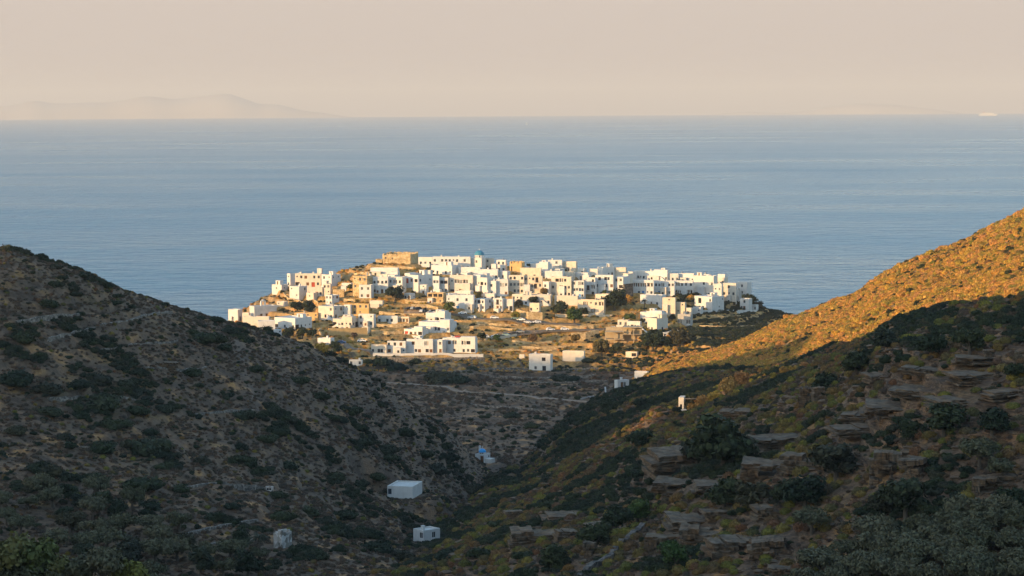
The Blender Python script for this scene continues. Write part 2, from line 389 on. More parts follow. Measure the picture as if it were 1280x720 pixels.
# ------------------------------------------------------------------ air
HZ = 60000.0; zlo, zhi = -HZ**2*0 - 240.0, 470.0
hv = np.array([[x, y, z] for z in (zlo, zhi) for y in (-HZ, HZ) for x in (-HZ, HZ)], float)
hf = np.array([[0, 2, 3, 1], [4, 5, 7, 6], [0, 1, 5, 4], [2, 6, 7, 3], [0, 4, 6, 2], [1, 3, 7, 5]])
MH = bpy.data.materials.new('haze'); MH.use_nodes = True; t = MH.node_tree; t.nodes.clear()
o_ = N(t, 'ShaderNodeOutputMaterial'); pv = N(t, 'ShaderNodeVolumePrincipled'); t.links.new(pv.outputs[0], o_.inputs['Volume'])
pv.inputs['Color'].default_value = (.75, .72, .69, 1); pv.inputs['Density'].default_value = 4.3e-5; pv.inputs['Anisotropy'].default_value = 0.0
link('haze', mesh_grid('haze', hv, hf, MH, False), 'stuff', label='pale warm haze lying over the sea')
# ================================================================== materials
def flat_mat(name, col, rough=.9, var=.12, scale=.8, spec=.2, col2=None):
    m, t, b = new_mat(name); g = N(t, 'ShaderNodeTexCoord')
    n = noise(t, g.outputs['Object'], scale, 4, .6)
    c2 = col2 or tuple(c*(1-var*2) for c in col)
    r = ramp(t, [(.32, c2), (.62, col)]); t.links.new(n, r.inputs[0]); t.links.new(r.outputs[0], b.inputs['Base Color'])
    b.inputs['Roughness'].default_value = rough; b.inputs['Specular IOR Level'].default_value = spec
    return m
def stone_mat(name, c1, c2, c3, scale=2.2):
    m, t, b = new_mat(name); g = N(t, 'ShaderNodeTexCoord')
    v = t.nodes.new('ShaderNodeTexVoronoi'); v.inputs['Scale'].default_value = scale; t.links.new(g.outputs['Object'], v.inputs['Vector'])
    sp = N(t, 'ShaderNodeSeparateColor'); t.links.new(v.outputs['Color'], sp.inputs[0])
    r = ramp(t, [(.1, c1), (.5, c2), (.9, c3)]); t.links.new(sp.outputs[0], r.inputs[0])
    n = noise(t, g.outputs['Object'], .5, 4); r2 = ramp(t, [(.3, (.6, .6, .6)), (.65, (1, 1, 1))]); t.links.new(n, r2.inputs[0])
    t.links.new(mixc(t, 1.0, r.outputs[0], r2.outputs[0], 'MULTIPLY'), b.inputs['Base Color'])
    bp = N(t, 'ShaderNodeBump'); bp.inputs['Strength'].default_value = .7; bp.inputs['Distance'].default_value = .15
    t.links.new(v.outputs['Distance'], bp.inputs['Height']); t.links.new(bp.outputs[0], b.inputs['Normal'])
    return m
def wash_mat(name, col, stain):
    """limewash: brushed patches, rain streaks running down the wall and grime near the ground edges"""
    m, t, b = new_mat(name); g = N(t, 'ShaderNodeNewGeometry'); oi = N(t, 'ShaderNodeObjectInfo')
    n = noise(t, g.outputs['Position'], .55, 4, .6); r = ramp(t, [(.3, tuple(c*.86 for c in col)), (.6, col)]); t.links.new(n, r.inputs[0])
    mpp_ = N(t, 'ShaderNodeMapping'); mpp_.inputs['Scale'].default_value = (2.2, 2.2, .22); t.links.new(g.outputs['Position'], mpp_.inputs[0])
    n2 = noise(t, mpp_.outputs[0], 1.0, 4, .65); f = ramp(t, [(.55, 0.0), (.72, .55)]); t.links.new(n2, f.inputs[0])
    c = mixc(t, f.outputs[0], r.outputs[0], stain); tint = ramp(t, [(0, (1, .96, .90)), (.5, (1, 1, 1)), (1, (.90, .88, .86))]); t.links.new(oi.outputs['Random'], tint.inputs[0])
    t.links.new(mixc(t, 1.0, c, tint.outputs[0], 'MULTIPLY'), b.inputs['Base Color'])
    bp = N(t, 'ShaderNodeBump'); bp.inputs['Strength'].default_value = .5; bp.inputs['Distance'].default_value = .12; t.links.new(n, bp.inputs['Height']); t.links.new(bp.outputs[0], b.inputs['Normal']); return m
M = {}
M['white'] = wash_mat('limewash', (.62, .60, .565), (.42, .37, .31))
M['warm'] = wash_mat('warm_limewash', (.61, .54, .445), (.48, .40, .31))
M['cream'] = wash_mat('cream_render', (.66, .55, .41), (.46, .36, .25))
M['tan'] = stone_mat('tan_stone', (.40, .27, .13), (.54, .38, .19), (.64, .47, .27), 1.6)
M['ochre'] = flat_mat('ochre_render', (.60, .38, .16), var=.1, scale=.6)
M['grey'] = flat_mat('bare_cement', (.38, .35, .31), var=.1, scale=.6)
M['stone'] = stone_mat('dry_stone', (.10, .09, .08), (.20, .17, .14), (.33, .28, .23), 2.4)
M['ruinstone'] = stone_mat('whitewashed_rubble', (.20, .18, .15), (.40, .37, .33), (.60, .57, .53), 1.2)
M['darkstone'] = stone_mat('dark_stone', (.06, .055, .05), (.12, .10, .085), (.18, .15, .12), 2.0)
M['roof'] = flat_mat('flat_roof_cement', (.60, .57, .52), var=.1, scale=.5)
M['dirt'] = flat_mat('earth_roof', (.42, .32, .22), var=.12, scale=.5)
M['blue'] = flat_mat('blue_paint', (.05, .22, .50), .5)
M['dome'] = flat_mat('teal_blue_paint', (.05, .20, .29), .5, .08)
M['domeblue'] = flat_mat('bright_blue_paint', (.04, .33, .68), .5, .06)
M['wood'] = flat_mat('brown_wood', (.16, .075, .035), .7)
M['red'] = flat_mat('red_paint', (.40, .06, .03), .6)
M['frame'] = flat_mat('pale_frame_paint', (.62, .60, .56), .6, .05)
M['shadeframe'] = flat_mat('grey_blue_paint', (.16, .20, .25), .6, .05)
M['iron'] = flat_mat('dark_iron', (.05, .05, .05), .6)
M['path'] = flat_mat('pale_track', (.27, .20, .145), var=.14, scale=.7)
M['road'] = flat_mat('worn_asphalt', (.16, .125, .092), var=.1, scale=.5)
M['concrete'] = flat_mat('raw_concrete', (.40, .31, .20), var=.1)
m, t, b = new_mat('window_glass'); b.inputs['Base Color'].default_value = (.018, .022, .028, 1); b.inputs['Roughness'].default_value = .12; b.inputs['Specular IOR Level'].default_value = .5; M['glass'] = m
m, t, b = new_mat('dark_doorway'); b.inputs['Base Color'].default_value = (.03, .025, .02, 1); M['dark'] = m
def leaf_mat(name, stops, trans=.12):
    m, t, b = new_mat(name); oi = N(t, 'ShaderNodeObjectInfo'); g = N(t, 'ShaderNodeNewGeometry')
    r = ramp(t, stops, 'LINEAR'); t.links.new(oi.outputs['Random'], r.inputs[0])
    n = noise(t, g.outputs['Position'], 1.7, 2); r2 = ramp(t, [(.3, (.62, .62, .62)), (.7, (1.3, 1.28, 1.2))]); t.links.new(n, r2.inputs[0])
    r3 = ramp(t, [(0, (.7, .7, .7)), (1, (1.25, 1.25, 1.2))]); t.links.new(g.outputs['Random Per Island'], r3.inputs[0])
    c = mixc(t, 1.0, r.outputs[0], r2.outputs[0], 'MULTIPLY'); c = mixc(t, 1.0, c, r3.outputs[0], 'MULTIPLY')
    t.links.new(c, b.inputs['Base Color']); b.inputs['Roughness'].default_value = .75; b.inputs['Specular IOR Level'].default_value = .15
    return m
M['mastic'] = leaf_mat('mastic_leaves', [(0, (.015, .024, .014)), (.35, (.024, .034, .016)), (.6, (.038, .046, .019)), (.8, (.028, .034, .024)), (1, (.052, .047, .025))])
M['dome_l'] = leaf_mat('spurge_leaves', [(0, (.17, .150, .025)), (.18, (.105, .105, .028)), (.34, (.18, .095, .032)), (.5, (.085, .080, .030)), (.66, (.16, .080, .042)), (.8, (.22, .165, .035)), (.92, (.085, .064, .052)), (1, (.20, .085, .035))])
M['thorn'] = leaf_mat('thorny_brush', [(0, (.085, .058, .045)), (.25, (.120, .074, .046)), (.45, (.078, .066, .056)), (.6, (.14, .080, .048)), (.75, (.062, .056, .034)), (.9, (.10, .084, .064)), (1, (.16, .078, .042))])
M['lit_gold_l'] = leaf_mat('sunlit_tint_heath_leaves', [(0, (.43, .235, .045)), (.2, (.46, .215, .066)), (.4, (.31, .22, .040)), (.55, (.41, .19, .070)), (.7, (.20, .17, .040)), (.85, (.50, .29, .055)), (1, (.12, .11, .035))])  # sunlit brightness put into the leaf colour
M['olive'] = leaf_mat('olive_leaves', [(0, (.070, .070, .038)), (.5, (.088, .086, .050)), (1, (.105, .096, .058))])
M['pine'] = leaf_mat('green_tree_leaves', [(0, (.042, .072, .020)), (.5, (.060, .088, .024)), (1, (.085, .095, .028))])
M['corner'] = leaf_mat('sky_lifted_leaves', [(0, (.078, .088, .028)), (.5, (.10, .103, .034)), (1, (.125, .115, .042))])  # colour lifted to stand for extra skylight on the near corner
M['bark'] = flat_mat('bark', (.10, .08, .06), .95)
M['rock'] = None
m, t, b = new_mat('schist_rock'); g = N(t, 'ShaderNodeNewGeometry')
n1 = noise(t, g.outputs['Position'], .5, 4); mpn = N(t, 'ShaderNodeMapping'); mpn.inputs['Scale'].default_value = (.8, .8, 5); t.links.new(g.outputs['Position'], mpn.inputs[0]); n2 = noise(t, mpn.outputs[0], .8, 5, .65)
r = ramp(t, [(.3, (.042, .031, .021)), (.5, (.108, .080, .054)), (.7, (.195, .146, .100))]); t.links.new(n2, r.inputs[0])
r2 = ramp(t, [(.4, (1, 1, 1)), (.62, (1.15, .92, .72))]); t.links.new(n1, r2.inputs[0]); t.links.new(mixc(t, 1.0, r.outputs[0], r2.outputs[0], 'MULTIPLY'), b.inputs['Base Color'])
bp = N(t, 'ShaderNodeBump'); bp.inputs['Strength'].default_value = .8; bp.inputs['Distance'].default_value = .2; t.links.new(n2, bp.inputs['Height']); t.links.new(bp.outputs[0], b.inputs['Normal'])
M['rock'] = m
# ================================================================== mesh builder
class MB:
    def __init__(s): s.v = []; s.f = []; s.m = []; s.mats = []
    def mi(s, mat):
        if mat not in s.mats: s.mats.append(mat)
        return s.mats.index(mat)
    def quad(s, a, b, c, d, mat):
        k = len(s.v); s.v += [a, b, c, d]; s.f.append((k, k+1, k+2, k+3)); s.m.append(s.mi(mat))
    def poly(s, pts, mat):
        k = len(s.v); s.v += list(pts); s.f.append(tuple(range(k, k+len(pts)))); s.m.append(s.mi(mat))
    def box(s, x0, y0, z0, x1, y1, z1, mat, rz=0, o=(0, 0, 0)):
        k = len(s.v); c, sn = math.cos(rz), math.sin(rz)
        for z in (z0, z1):
            for x, y in ((x0, y0), (x1, y0), (x1, y1), (x0, y1)):
                s.v.append((o[0]+x*c-y*sn, o[1]+x*sn+y*c, o[2]+z))
        i = s.mi(mat)
        for f in ((0, 3, 2, 1), (4, 5, 6, 7), (0, 1, 5, 4), (1, 2, 6, 5), (2, 3, 7, 6), (3, 0, 4, 7)):
            s.f.append(tuple(k+q for q in f)); s.m.append(i)
    def lathe(s, prof, n, mat, o=(0, 0, 0), a0=0.0):
        k = len(s.v); i = s.mi(mat)
        for r, z in prof:
            for j in range(n):
                a = a0+2*math.pi*j/n; s.v.append((o[0]+r*math.cos(a), o[1]+r*math.sin(a), o[2]+z))
        for p in range(len(prof)-1):
            for j in range(n):
                s.f.append((k+p*n+j, k+p*n+(j+1) % n, k+(p+1)*n+(j+1) % n, k+(p+1)*n+j)); s.m.append(i)
    def tube(s, pts, rad, n, mat):
        k = len(s.v); i = s.mi(mat); pts = [Vector(p) for p in pts]
        for q, p in enumerate(pts):
            d = (pts[min(q+1, len(pts)-1)]-pts[max(q-1, 0)]).normalized(); a = d.orthogonal().normalized(); b_ = d.cross(a)
            r = rad[q] if isinstance(rad, (list, tuple)) else rad
            for j in range(n):
                t_ = 2*math.pi*j/n; s.v.append(tuple(p + (a*math.cos(t_)+b_*math.sin(t_))*r))
        for q in range(len(pts)-1):
            for j in range(n):
                s.f.append((k+q*n+j, k+q*n+(j+1) % n, k+(q+1)*n+(j+1) % n, k+(q+1)*n+j)); s.m.append(i)
    def mesh(s, name, smooth=False):
        me = bpy.data.meshes.new(name); me.from_pydata([tuple(map(float, p)) for p in s.v], [], s.f)
        for mat in s.mats: me.materials.append(M[mat] if isinstance(mat, str) else mat)
        me.polygons.foreach_set('material_index', s.m)
        if smooth: me.polygons.foreach_set('use_smooth', [True]*len(s.f))
        me.update(); return me
    def obj(s, name, parent=None, smooth=False, **props):
        o = link(name, s.mesh(name, smooth), **props)
        if parent: o.parent = parent
        return o
def empty(name, loc, rz, label, cat, group=None):
    o = bpy.data.objects.new(name, None); COL.objects.link(o); o.location = loc; o.rotation_euler = (0, 0, rz)
    o['label'] = label; o['category'] = cat
    if group: o['group'] = group
    return o
# ================================================================== plants
def blob_core(c, r, sq, seed, nu=9, nv=6):
    v = []; f = []
    for j in range(nv+1):
        ph = math.pi*j/nv
        for i in range(nu):
            th = 2*math.pi*i/nu; k = r*(1+.22*(vnoise(i*1.7+seed, j*1.3, 5)-.5))
            v.append((c[0]+k*math.sin(ph)*math.cos(th), c[1]+k*math.sin(ph)*math.sin(th), c[2]+k*sq*math.cos(ph)))
    for j in range(nv):
        for i in range(nu): f.append((j*nu+i, (j+1)*nu+i, (j+1)*nu+(i+1) % nu, j*nu+(i+1) % nu))
    return np.array(v), np.array(f)
def leaf_cloud(name, lobes, per, size, mat, seed, core=.82, sq=.85, up=-.25, aspect=1.6, jit=.16):
    """a crown of many small leaf faces spread over and into a set of lobes"""
    g = np.random.default_rng(seed); VV = []; FF = []; n0 = 0
    for (cx, cy, cz, r) in lobes:
        if core:
            v, f = blob_core((cx, cy, cz), r*core, sq, g.random()*99); VV.append(v); FF.append(f+n0); n0 += len(v)
        n = max(12, int(per*r*r)); d = g.normal(size=(n*2, 3)); d /= np.linalg.norm(d, axis=1)[:, None]; d = d[d[:, 2] > up][:n]; n = len(d)
        rad = r*(1 + g.normal(0, jit, n) - .05)
        c = np.array([cx, cy, cz]) + d*rad[:, None]*np.array([1, 1, sq])
        nn = d + g.normal(0, .55, (n, 3)); nn /= np.linalg.norm(nn, axis=1)[:, None]
        a = np.cross(nn, g.normal(size=(n, 3))); a /= np.linalg.norm(a, axis=1)[:, None]; b_ = np.cross(nn, a)
        s = size*(.6+.8*g.random(n))[:, None]
        q = np.stack([c-a*s*aspect*.5, c-b_*s*.5, c+a*s*aspect*.5, c+b_*s*.5], 1).reshape(-1, 3)
        VV.append(q); FF.append(np.arange(n*4).reshape(-1, 4)+n0); n0 += n*4
    V = np.concatenate(VV); V[:, 2] = np.maximum(V[:, 2], -.12)
    return mesh_grid(name, V, np.concatenate(FF), M[mat], False)
def lobes_dome(n, seed, spread=.62, r0=.34, r1=.5, zmax=.55):
    g = random.Random(seed); L = [(0, 0, .32, .55)]
    for i in range(n):
        a = g.random()*6.283; d = spread*math.sqrt(g.random()); L.append((d*math.cos(a), d*math.sin(a), .12+zmax*g.random()*(1-d*.6), r0+(r1-r0)*g.random()))
    return L
ME = {}
ME['mastic'] = [leaf_cloud('shrub', lobes_dome(9, 10+i), 620, .12, 'mastic', i) for i in range(4)]
ME['dome'] = [leaf_cloud('spurge', [(0, 0, .18, .86)]+lobes_dome(5, 30+i, .45, .3, .42, .4)[1:], 620, .11, 'dome_l', i+9, sq=.8, jit=.07) for i in range(3)]
ME['gold'] = [leaf_cloud('heath', lobes_dome(6, 60+i, .6, .3, .45, .4), 420, .13, 'lit_gold_l', i+90, sq=.85, jit=.09) for i in range(4)]
ME['thorn'] = [leaf_cloud('brush', lobes_dome(6, 50+i, .7, .22, .38, .25), 420, .13, 'thorn', i+19, core=.6, sq=.7, jit=.2) for i in range(4)]
ME['gmastic'] = [m_.copy() for m_ in ME['mastic'][:3]]
for m_ in ME['gmastic']: m_.materials[0] = M['pine']
def rock_mesh(name, seed, sx=1, sy=.8, sz=.5, n=3):
    """a block of schist: a convex lump cut by random planes, split into beds that jut by different amounts"""
    import bmesh
    g = random.Random(seed*13+1); bm = bmesh.new(); bmesh.ops.create_icosphere(bm, subdivisions=n, radius=1.0)
    cuts = []
    for k in range(9):
        a = g.random()*6.283; e = g.uniform(-.25, .9); cuts.append((Vector((math.cos(a)*math.cos(e), math.sin(a)*math.cos(e), math.sin(e))), g.uniform(.55, .85)))
    cuts.append((Vector((g.uniform(-.2, .2), g.uniform(-.2, .2), 1)).normalized(), .5))
    for v in bm.verts:
        p = v.co.copy()
        for nrm, dd in cuts:
            q = p.dot(nrm)
            if q > dd: p = p - nrm*(q-dd)
        k = 1 + .16*float(fbm(p.x*1.6+seed*7, p.y*1.6+p.z*1.7, 3, seed)) + .06*float(fbm(p.x*6+seed, p.y*6-p.z*5, 2, seed+5))
        h = .17; zz = p.z + .10*p.x*math.sin(seed*1.7); fl = math.floor(zz/h); off = 1 + (.16*(vnoise(fl*3.1, seed*2.0, 3)-.5) if n > 2 else 0)
        v.co = (p.x*k*sx*off, p.y*k*sy*off, p.z*k*sz*1.35)
    me = bpy.data.meshes.new(name); bm.to_mesh(me); bm.free(); me.materials.append(M['rock']); return me
def rock_cluster(name, seed):
    """one outcrop: broken beds of schist, each bed a run of blocks of uneven length set back by different amounts"""
    g = random.Random(seed*31+5); V = []; Fc = []; n0 = 0; z = -.55
    while z < .5:
        th = g.uniform(.12, .30); x = -1.0+g.uniform(0, .25); xe = 1.0-g.uniform(0, .3)*(1 if z > 0 else .3)
        while x < xe:
            L = g.uniform(.22, .85); dp = g.uniform(.5, .75); back = g.uniform(-.14, .10)+z*.25; tilt = g.uniform(-.06, .06)
            if g.random() < .86:
                nx_ = max(2, int(L/.12)); xs_ = np.linspace(-.5, .5, nx_+1)*L*1.02; ys_ = np.array([-1, -.55, .4, 1])*dp; top = th*.53; rr_ = np.random.default_rng(seed*97+len(V))
                jx = lambda k_: rr_.normal(0, k_, (nx_+1, 4))
                edge = np.stack([np.full((nx_+1, 4), 0.0)]*3, -1); X4, Y4 = np.meshgrid(xs_, ys_, indexing='ij')
                fr_ = rr_.normal(0, .07, nx_+1)*dp
                T_ = np.stack([X4+jx(.02), Y4+np.outer(fr_, [1, .7, 0, 0])+jx(.015), np.full_like(X4, top)+jx(.012)-np.outer(np.ones(nx_+1), [.10, 0, 0, .1])*th], -1)
                B_ = np.stack([X4+jx(.02), Y4+np.outer(fr_, [1, .7, 0, 0])+jx(.02)+np.outer(np.ones(nx_+1), [.06, .02, 0, 0])*dp, np.full_like(X4, -top)+jx(.012)], -1)
                co = np.concatenate([T_.reshape(-1, 3), B_.reshape(-1, 3)]); nb = (nx_+1)*4; fs = []
                for i_ in range(nx_):
                    for j_ in range(3): q0 = i_*4+j_; fs.append((q0, q0+4, q0+5, q0+1)); fs.append((nb+q0, nb+q0+1, nb+q0+5, nb+q0+4))
                    fs.append((i_*4, nb+i_*4, nb+i_*4+4, i_*4+4)); fs.append((i_*4+3, i_*4+7, nb+i_*4+7, nb+i_*4+3))
                for j_ in range(3):
                    fs.append((j_, j_+1, nb+j_+1, nb+j_)); q0 = nx_*4+j_; fs.append((q0, nb+q0, nb+q0+1, q0+1))
                co[:, 2] += co[:, 0]*tilt
                V.append(co+np.array([x+L/2, back, z+th/2+g.uniform(-.02, .02)])); Fc.append(np.array(fs)+n0); n0 += len(co)
            x += L*g.uniform(.9, 1.02)
        z += th*.96
    return mesh_grid(name, np.concatenate(V), np.concatenate(Fc), M['rock'], False)
ME['rock'] = [rock_cluster('rock', i) for i in range(6)]
ME['slab'] = [rock_mesh('slab', 40+i, 1, .45+.1*i, .17+.04*i, 4) for i in range(4)]
ME['pebble'] = [rock_mesh('stone', 20+i, 1, .8, .6, 2) for i in range(4)]
ORD = 'first second third fourth fifth sixth seventh eighth ninth tenth eleventh twelfth thirteenth fourteenth fifteenth sixteenth seventeenth eighteenth nineteenth twentieth'.split()
def ordinal(i):
    if i < 20: return ORD[i]
    T = {2: 'twenty', 3: 'thirty', 4: 'forty', 5: 'fifty'}; n = i+1; u = n % 10
    return T[n//10]+('-'+ORD[u-1] if u else 'th')
TREE_ME = {}
def tree_meshes(kind, var):
    k = (kind, var)
    if k in TREE_ME: return TREE_ME[k]
    g = random.Random(hash(kind) % 1000 + var*17 if False else sum(map(ord, kind))+var*17)
    tm = MB(); L = []
    if kind == 'olive':                      # unit: a crown about 2 wide, 1.9 tall
        tm.tube([(0, 0, -.5), (.03, 0, .2), (.06, .03, .55)], [.13, .1, .08], 7, 'bark')
        for i in range(6):
            a = i*1.05+g.random(); e = (math.cos(a)*.5, math.sin(a)*.5, .95+.4*g.random()); tm.tube([(.05, .02, .5), (e[0]*.5, e[1]*.5, .8), e], [.06, .04, .02], 5, 'bark')
        for i in range(19):
            a = g.random()*6.283; d = .78*math.sqrt(g.random()); L.append((d*math.cos(a), d*math.sin(a), .75+.75*g.random()*(1-.5*d), .22+.17*g.random()))
        cm = leaf_cloud('crown', L, 1300, .085, 'olive', var+70, core=.55, sq=.85, up=-.7, aspect=2.2, jit=.2)
    else:
        tm.tube([(0, 0, -.5), (0, 0, .5)], [.12, .08], 7, 'bark')
        for i in range(4):
            a = i*1.6; tm.tube([(0, 0, .4), (math.cos(a)*.4, math.sin(a)*.4, .9)], [.05, .02], 5, 'bark')
        for i in range(14):
            a = g.random()*6.283; d = .62*math.sqrt(g.random()); L.append((d*math.cos(a), d*math.sin(a), .55+.75*g.random(), .28+.16*g.random()))
        cm = leaf_cloud('crown', L, 700, .12, 'mastic' if kind == 'dark' else 'pine' if kind == 'green' else 'lit_gold_l' if kind == 'gold' else 'corner' if kind == 'corner' else 'dome_l', var+90, core=.6, sq=.9, up=-.6, jit=.15)
    TREE_ME[k] = (tm.mesh('trunk'), cm); return TREE_ME[k]
def tree(name, kind, x, y, w, label, group=None, var=0, hs=1.0, z=None):
    tmesh, cmesh = tree_meshes(kind, var % 3)
    o = empty(name, (x, y, float(ground(x, y)) if z is None else z), random.random()*6.28, label, 'tree', group); s = w/2; o.scale = (s, s, s*hs)
    for nm, me_ in (('trunk', tmesh), ('crown', cmesh)):
        c = link(nm, me_); c.parent = o
    return o
def palm(x, y, h, label, mat='mastic'):
    o = empty('palm_tree', (x, y, float(ground(x, y))), 0, label, 'palm tree')
    m_ = MB(); m_.tube([(0, 0, -1), (.05*h, 0, h*.5), (.02*h, 0, h*.78)], [.28, .22, .2], 7, 'bark'); m_.obj('trunk', o)
    m_ = MB(); g = random.Random(int(x*10))
    for i in range(34):
        a = g.random()*6.283; e = .9*g.random()-.1; L_ = h*.36*(.8+.4*g.random()); pts = []
        for k in range(6):
            t_ = k/5; pts.append(Vector((.02*h+math.cos(a)*math.cos(e)*L_*t_, math.sin(a)*math.cos(e)*L_*t_, h*.78+math.sin(e)*L_*t_+.25*L_*t_-L_*.62*t_*t_)))
        sd = Vector((-math.sin(a), math.cos(a), 0))
        for k in range(5):
            w0, w1 = .28*(1-abs(k/5-.35)), .28*(1-abs((k+1)/5-.35)) if k < 4 else .03
            for sg in (-1, 1):
                dz = Vector((0, 0, -.12)); m_.quad(tuple(pts[k]), tuple(pts[k]+sd*sg*w0+dz), tuple(pts[k+1]+sd*sg*w1+dz), tuple(pts[k+1]), mat)
    m_.obj('crown', o); return o
# ================================================================== buildings
FOOT = []                                    # (x, y, radius) kept clear of scrub
WT = {'w': (.95, 1.2, .95), 's': (.65, .65, 1.5), 'W': (1.9, 1.35, .85), 'd': (1.1, 2.1, 0), 'D': (1.1, 2.1, 0), 'r': (1.2, 1.3, .85), 'R': (1.5, 2.1, 0),
      'b': (1.25, 2.1, 0), 'l': (2.9, 1.95, .3), 'g': (2.4, 2.2, 0), 'k': (1.0, 1.25, .95), 'B': (1.0, 1.3, .9), 'L': (3.6, 2.0, .2), 'P': (1.5, 2.0, .05), 'a': (1.0, 1.3, .9)}
WCOL = {'w': 'shadeframe', 's': 'shadeframe', 'W': 'wood', 'd': 'wood', 'D': 'blue', 'r': 'wood', 'R': 'red', 'b': 'wood', 'l': 'wood', 'g': 'iron', 'k': 'frame', 'B': 'blue', 'L': 'wood', 'P': 'blue', 'a': 'shadeframe'}
def opening_list(spec, W_, H_):
    out = []
    if not spec: return out
    rows = spec.split('/'); hs = H_/len(rows)
    for ri, row in enumerate(rows):
        z0 = H_-(ri+1)*hs; n = len(row); cw = W_/n
        for ci, ch in enumerate(row):
            if ch not in WT: continue
            w, h, sill = WT[ch]; k = min(1.08, hs/2.9); h *= k; sill *= k
            w = min(w*1.2, cw*.86); h *= 1.12; u = (ci+.5)*cw + (random.random()-.5)*min(.5, cw*.12)
            u = min(max(u, w/2+.15), W_-w/2-.15)
            z = z0+sill + (0.02 if sill == 0 else (random.random()-.5)*.15)
            out.append((u-w/2, z, u+w/2, min(z+h, z0+hs-.3), ch))
    return out
def face(mb, fn, W_, z0, z1, ops, mat):
    us = sorted({0, W_} | {o[0] for o in ops} | {o[2] for o in ops}); vs_ = sorted({z0, z1} | {o[1] for o in ops} | {o[3] for o in ops})
    for i in range(len(us)-1):
        for j in range(len(vs_)-1):
            uc, vc = (us[i]+us[i+1])/2, (vs_[j]+vs_[j+1])/2
            if any(o[0] < uc < o[2] and o[1] < vc < o[3] for o in ops): continue
            mb.quad(fn(us[i], vs_[j], 0), fn(us[i+1], vs_[j], 0), fn(us[i+1], vs_[j+1], 0), fn(us[i], vs_[j+1], 0), mat)
    for (a, b_, c, d, ch) in ops:
        dp = 1.1 if ch in 'lLP' else .24
        for p, q in (((a, b_), (c, b_)), ((c, b_), (c, d)), ((c, d), (a, d)), ((a, d), (a, b_))):
            mb.quad(fn(*p, 0), fn(*p, dp), fn(*q, dp), fn(*q, 0), mat)
        if ch in 'lL': mb.quad(fn(a, b_, dp), fn(c, b_, dp), fn(c, d, dp), fn(a, d, dp), mat)
def fittings(root, fn, ops):
    for (a, b_, c, d, ch) in ops:
        m_ = MB(); dp = .17; col = WCOL[ch]; fr = .09
        nm = 'door' if ch in 'dDRg' else 'window'
        if ch in 'lL':
            n = 2 if ch == 'l' else 3; ww = (c-a)/n
            for k in range(n):
                u0, u1 = a+ww*k+ww*.22, a+ww*k+ww*.78
                m_.quad(fn(u0, b_+.05, 1.08), fn(u1, b_+.05, 1.08), fn(u1, d-.3, 1.08), fn(u0, d-.3, 1.08), 'glass' if k % 2 else 'wood')
            m_.obj('window', root); m_ = MB()
            for k in range(1, n):
                u = a+ww*k; m_.quad(fn(u-.12, b_, .02), fn(u+.12, b_, .02), fn(u+.12, d, .02), fn(u-.12, d, .02), 'white')
            m_.quad(fn(a, b_, .04), fn(c, b_, .04), fn(c, b_+.5, .04), fn(a, b_+.5, .04), 'white'); m_.obj('balcony', root); continue
        if ch == 'P':
            m_.quad(fn(a, b_, .1), fn(c, b_, .1), fn(c, d, .1), fn(a, d, .1), 'blue'); m_.obj('awning', root); continue
        solid = ch in 'dDR' or (ch == 'r')
        for (p, q, r_, s_) in ((a, b_, a+fr, d), (c-fr, b_, c, d), (a+fr, d-fr, c-fr, d), (a+fr, b_, c-fr, b_+fr)):
            m_.quad(fn(p, q, dp-.06), fn(r_, q, dp-.06), fn(r_, s_, dp-.06), fn(p, s_, dp-.06), col)
        um = (a+c)/2
        m_.quad(fn(a, b_, dp), fn(c, b_, dp), fn(c, d, dp), fn(a, d, dp), ('red' if ch == 'R' else 'blue' if ch == 'D' else 'wood') if solid else 'glass')
        if not solid: m_.quad(fn(um-.04, b_+fr, dp-.05), fn(um+.04, b_+fr, dp-.05), fn(um+.04, d-fr, dp-.05), fn(um-.04, d-fr, dp-.05), col)
        m_.obj(nm, root)
        if ch == 'b':
            m_ = MB(); w0, w1 = a-.55, c+.55
            def bx(u0, v0, d0, u1, v1, d1, mat):
                P_ = [fn(u, v, dd) for v in (v0, v1) for (u, dd) in ((u0, d0), (u1, d0), (u1, d1), (u0, d1))]
                for f in ((0, 3, 2, 1), (4, 5, 6, 7), (0, 1, 5, 4), (1, 2, 6, 5), (2, 3, 7, 6), (3, 0, 4, 7)): m_.quad(*[P_[i] for i in f], mat)
            bx(w0, b_-.16, 0, w1, b_-.003, -.95, 'white'); bx(w0, b_+.9, -.87, w1, b_+.96, -.93, 'iron')
            for k in range(7): u = w0+.04+(w1-w0-.12)*k/6; bx(u, b_, -.885, u+.045, b_+.9, -.915, 'iron')
            m_.obj('balcony', root)
HOUSES = {}
